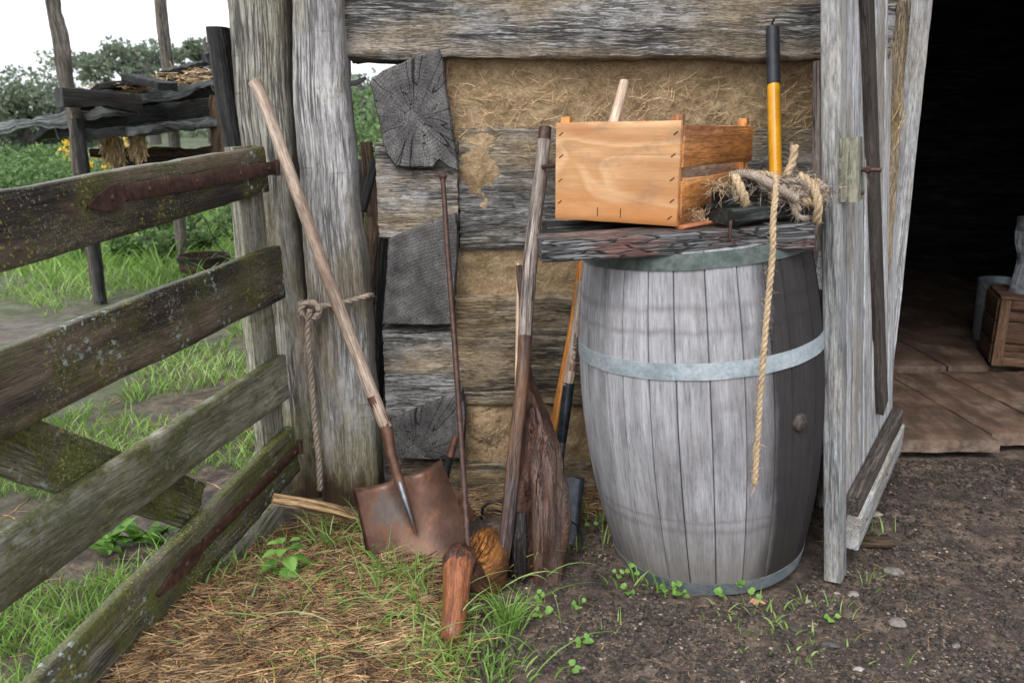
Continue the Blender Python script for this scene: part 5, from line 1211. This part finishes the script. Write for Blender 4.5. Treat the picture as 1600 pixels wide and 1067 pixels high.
ST = ((1398, 895, .020, .55, 'grey flat stone near the foot of the door'), (1402, 975, .019, .5, 'pale grey stone in the gravel below the door foot'), (1368, 806, .016, .8, 'pale tan stone behind the door ledge'), (1332, 930, .013, .7, 'tan stone just right of the door foot'), (1308, 928, .007, .95, 'small white pebble at the door foot'), (1262, 940, .007, .9, 'small white pebble between barrel hoop and door foot'), (1300, 1010, .018, .12, 'black lump in the grass below the door'), (1243, 985, .014, .12, 'black lump left of the others below the barrel'), (1342, 1047, .009, .85, 'pale pebble near the bottom edge of the gravel'), (1495, 1010, .010, .6, 'brownish pebble at the right in the gravel'), (1442, 705, .018, .7, 'light stone below the slab edge'), (1400, 710, .016, .6, 'tan stone near the hinge side of the door'))
for (px, py, r, tn, lb) in ST:
    m = MB(); q = pg(px, py)
    prof = 10; rings = []; sd = ru(0, 99)
    for j in range(1, 8):
        ph = math.pi * j / 8; rings.append([m.add((q.x + r * 1.25 * math.sin(ph) * math.cos(k * .5236) * (1 + .55 * nz(k * .45, j * .4, sd)), q.y + r * .9 * math.sin(ph) * math.sin(k * .5236) * (1 + .55 * nz(k * .45, j * .4, sd)), q.z + r * .22 - r * .62 * math.cos(ph) * (1 + .3 * nz(k * .3, sd))), None, tn) for k in range(12)])
    ring_faces(m, rings); m.face(rings[0][::-1]); m.face(rings[-1]); tag(m.build('stone', 'stone', smooth=18), lb, 'stone', 'loose stones by the barn door')
# bark piece and leaf
m = MB(); board(m, pg(1336, 848) + V((0, 0, .008)), pg(1392, 850) + V((0, 0, .010)), .06, .014, (0, 1, 0), amp=.004, wob=.012, jag=.02, tone=.5); tag(m.build('bark_piece', 'brown'), 'dark broken piece of bark lying behind the door foot', 'bark')
m = MB(); q = pg(1182, 945); idx = [m.add(q + V((x, y, z)), None, .5) for x, y, z in ((-.022, 0, .004), (-.008, .013, .012), (.012, .011, .010), (.026, .002, .004), (.010, -.010, .006), (-.008, -.009, .006), (.002, 0, .001))]
for k in range(6): m.face((idx[k], idx[(k + 1) % 6], idx[6]))
tag(m.build('dead_leaf', 'deadleaf'), 'curled dry tan leaf lying before the barrel', 'leaf')
for (px, py, qx, qy, r, lb) in ((1035, 960, 1003, 945, .0018, ''),): pass

# weeds
def oval(mb, p, d, up, L, w, tone, ser=0, n=5):
    p = V(p)
    d = V(d).normalized(); u = V(up).normalized(); s_ = d.cross(u).normalized(); u = s_.cross(d); L_ = []; R_ = []; C_ = []
    for i in range(n * 2 + 1):
        t = i / (n * 2); ww = w * math.sin(math.pi * (t ** .8)) ** .8 if 0 < t < 1 else 0; 
        if ser and i % 2: ww *= 1 - ser
        c = p + d * L * t - u * L * .25 * t * t; C_.append(mb.add(c, None, tone)); L_.append(mb.add(c + s_ * ww + u * ww * .25, None, tone)); R_.append(mb.add(c - s_ * ww + u * ww * .25, None, tone))
    for i in range(n * 2): mb.face((C_[i], C_[i + 1], L_[i + 1], L_[i])); mb.face((C_[i + 1], C_[i], R_[i], R_[i + 1]))
def nettle(px, py, h_, n, L, label, base_px=None, z=None):
    q = pg(px, py) if z is None else z; e = empty('leafy_weed', q, label, 'weed'); m = MB(); tip = q + V((.004, -.008, h_)); pole(m, [q, q + V((0, 0, h_ * .5)), tip], [.0018, .0015, .001], n=6); m.build('stem', 'stem', e); m = MB()
    for k in range(n):
        lv = k // 2; f = 1 - lv * .1; a = (k % 2) * math.pi + lv * math.pi / 2 + ru(-.3, .3) + .3; p = tip - V((0, 0, lv * h_ * .10)); d = V((math.cos(a), math.sin(a), .45 - .16 * lv)); st = p + d * L * .25
        pole(m, [p, st], .0007, n=4, seg=1); oval(m, st, d + V((0, 0, -.1)), (0, 0, 1), L * min(1, .45 + .13 * lv), L * min(.42, .20 + .05 * lv), ru(.3, .9), .30, 8)
    m.build('leaves', 'weed', e, smooth=0)
nettle(447, 900, .10, 16, .062, 'bright green nettle like weed with toothed leaves at the gate foot')
nettle(505, 812, .05, 6, .026, 'small light weed in front of the split stake')
k_ = 0
CL_ = ((1063, 905, .05, 'tallest round leaved seedling before the barrel'), (1040, 930, .035, 'seedling left of the tallest one before the barrel'), (1062, 935, .03, 'low seedling between its taller neighbours before the barrel'), (1150, 930, .045, 'round leaved seedling at the barrel foot, right of the others'), (1130, 938, .028, 'low seedling just left of the right hand seedling at the barrel'), (1172, 942, .025, 'last seedling to the right before the barrel'), (987, 905, .035, 'seedling at the left foot of the barrel'), (968, 912, .03, 'leftmost seedling by the barrel foot'), (980, 925, .015, 'tiny seedling under the left foot ones'), (846, 945, .03, 'pale seedling in the gravel before the root club'), (845, 965, .02, 'small seedling right of the upright grass tuft'), (910, 1010, .02, 'seedling alone in the bottom gravel'), (888, 1055, .02, 'seedling at the bottom edge below the root club'), (1300, 970, .015, 'tiny seedling below the door foot'), (925, 835, .05, 'seedling in the shade behind the root club'), (905, 955, .03, 'thin seedling on the gravel right of the grass tuft'))
for (px, py, h_, lb) in CL_:
    q = pg(px, py); e = empty('seedling', q, lb, 'seedling', 'round leaved seedlings'); m = MB(); m2 = MB()
    for k in range(random.choice((3, 4, 5))):
        a = ru(0, 6.28); r = ru(.004, .016); tp = q + V((r * math.cos(a), r * math.sin(a), h_ * ru(.6, 1.1))); pole(m, [q, q.lerp(tp, .5) + V((0, 0, .004)), tp], .0007, n=5, seg=4)
        oval(m2, tp, (math.cos(a), math.sin(a) * .6 - .4, .25), (0, -.6, 1), ru(.011, .02), ru(.006, .010), ru(.4, .9), .0, 4)
    m.build('stem', 'stem', e); m2.build('leaves', 'weed', e, smooth=0)
# dock plants beyond the gate
for (px, py, lb) in ((235, 850, 'broad leaved dock plant seen under the third gate rail'), (180, 860, 'smaller dock plant left of the broad leaved one')):
    q = pg(px, py); e = empty('dock_plant', q, lb, 'plant', 'dock plants'); m = MB()
    for k in range(16): a = ru(0, 6.28); oval(m, q + V((ru(-.05, .05), ru(-.05, .05), .01)), (math.cos(a), math.sin(a), ru(.2, 1.6)), (math.cos(a) * -.5, math.sin(a) * -.5, 1), ru(.06, .13), ru(.013, .024), ru(.0, .75), .1, 6)
    m.build('leaves', 'weed', e, smooth=0)

# ------------------------------------------------------------------ light
w = bpy.data.worlds.new('World'); scene.world = w; w.use_nodes = True; t = w.node_tree; bg = t.nodes['Background']
SUN_EL, SUN_AZ = R(52), R(-150)
sky = t.nodes.new('ShaderNodeTexSky'); sky.sky_type = 'NISHITA'; sky.sun_disc = False; sky.sun_elevation = SUN_EL; sky.sun_rotation = SUN_AZ; sky.dust_density = 6; sky.air_density = 1.0; sky.ozone_density = 1
hs = t.nodes.new('ShaderNodeHueSaturation'); hs.inputs['Saturation'].default_value = .16; hs.inputs['Value'].default_value = 1.0; t.links.new(sky.outputs[0], hs.inputs['Color'])
mx = t.nodes.new('ShaderNodeMix'); mx.data_type = 'RGBA'; mx.inputs[0].default_value = .65; t.links.new(hs.outputs[0], mx.inputs[6]); mx.inputs[7].default_value = (6.9, 7.2, 7.6, 1)
t.links.new(mx.outputs[2], bg.inputs['Color']); bg.inputs['Strength'].default_value = .13
sd = bpy.data.lights.new('sun', 'SUN'); sd.energy = .8; sd.angle = R(25); sd.color = (1, .97, .93); so = bpy.data.objects.new('sun', sd); COL.objects.link(so)
dirv = V((math.sin(R(200)) * math.cos(SUN_EL), math.cos(R(200)) * math.cos(SUN_EL), math.sin(SUN_EL)))   # behind the camera, slightly left
so.rotation_euler = dirv.to_track_quat('Z', 'Y').to_euler()
scene.view_settings.view_transform = 'Standard'; scene.view_settings.look = 'None'; scene.view_settings.exposure = 1.05; scene.view_settings.gamma = 1
scene.render.film_transparent = False
scene.cycles.max_bounces = 6
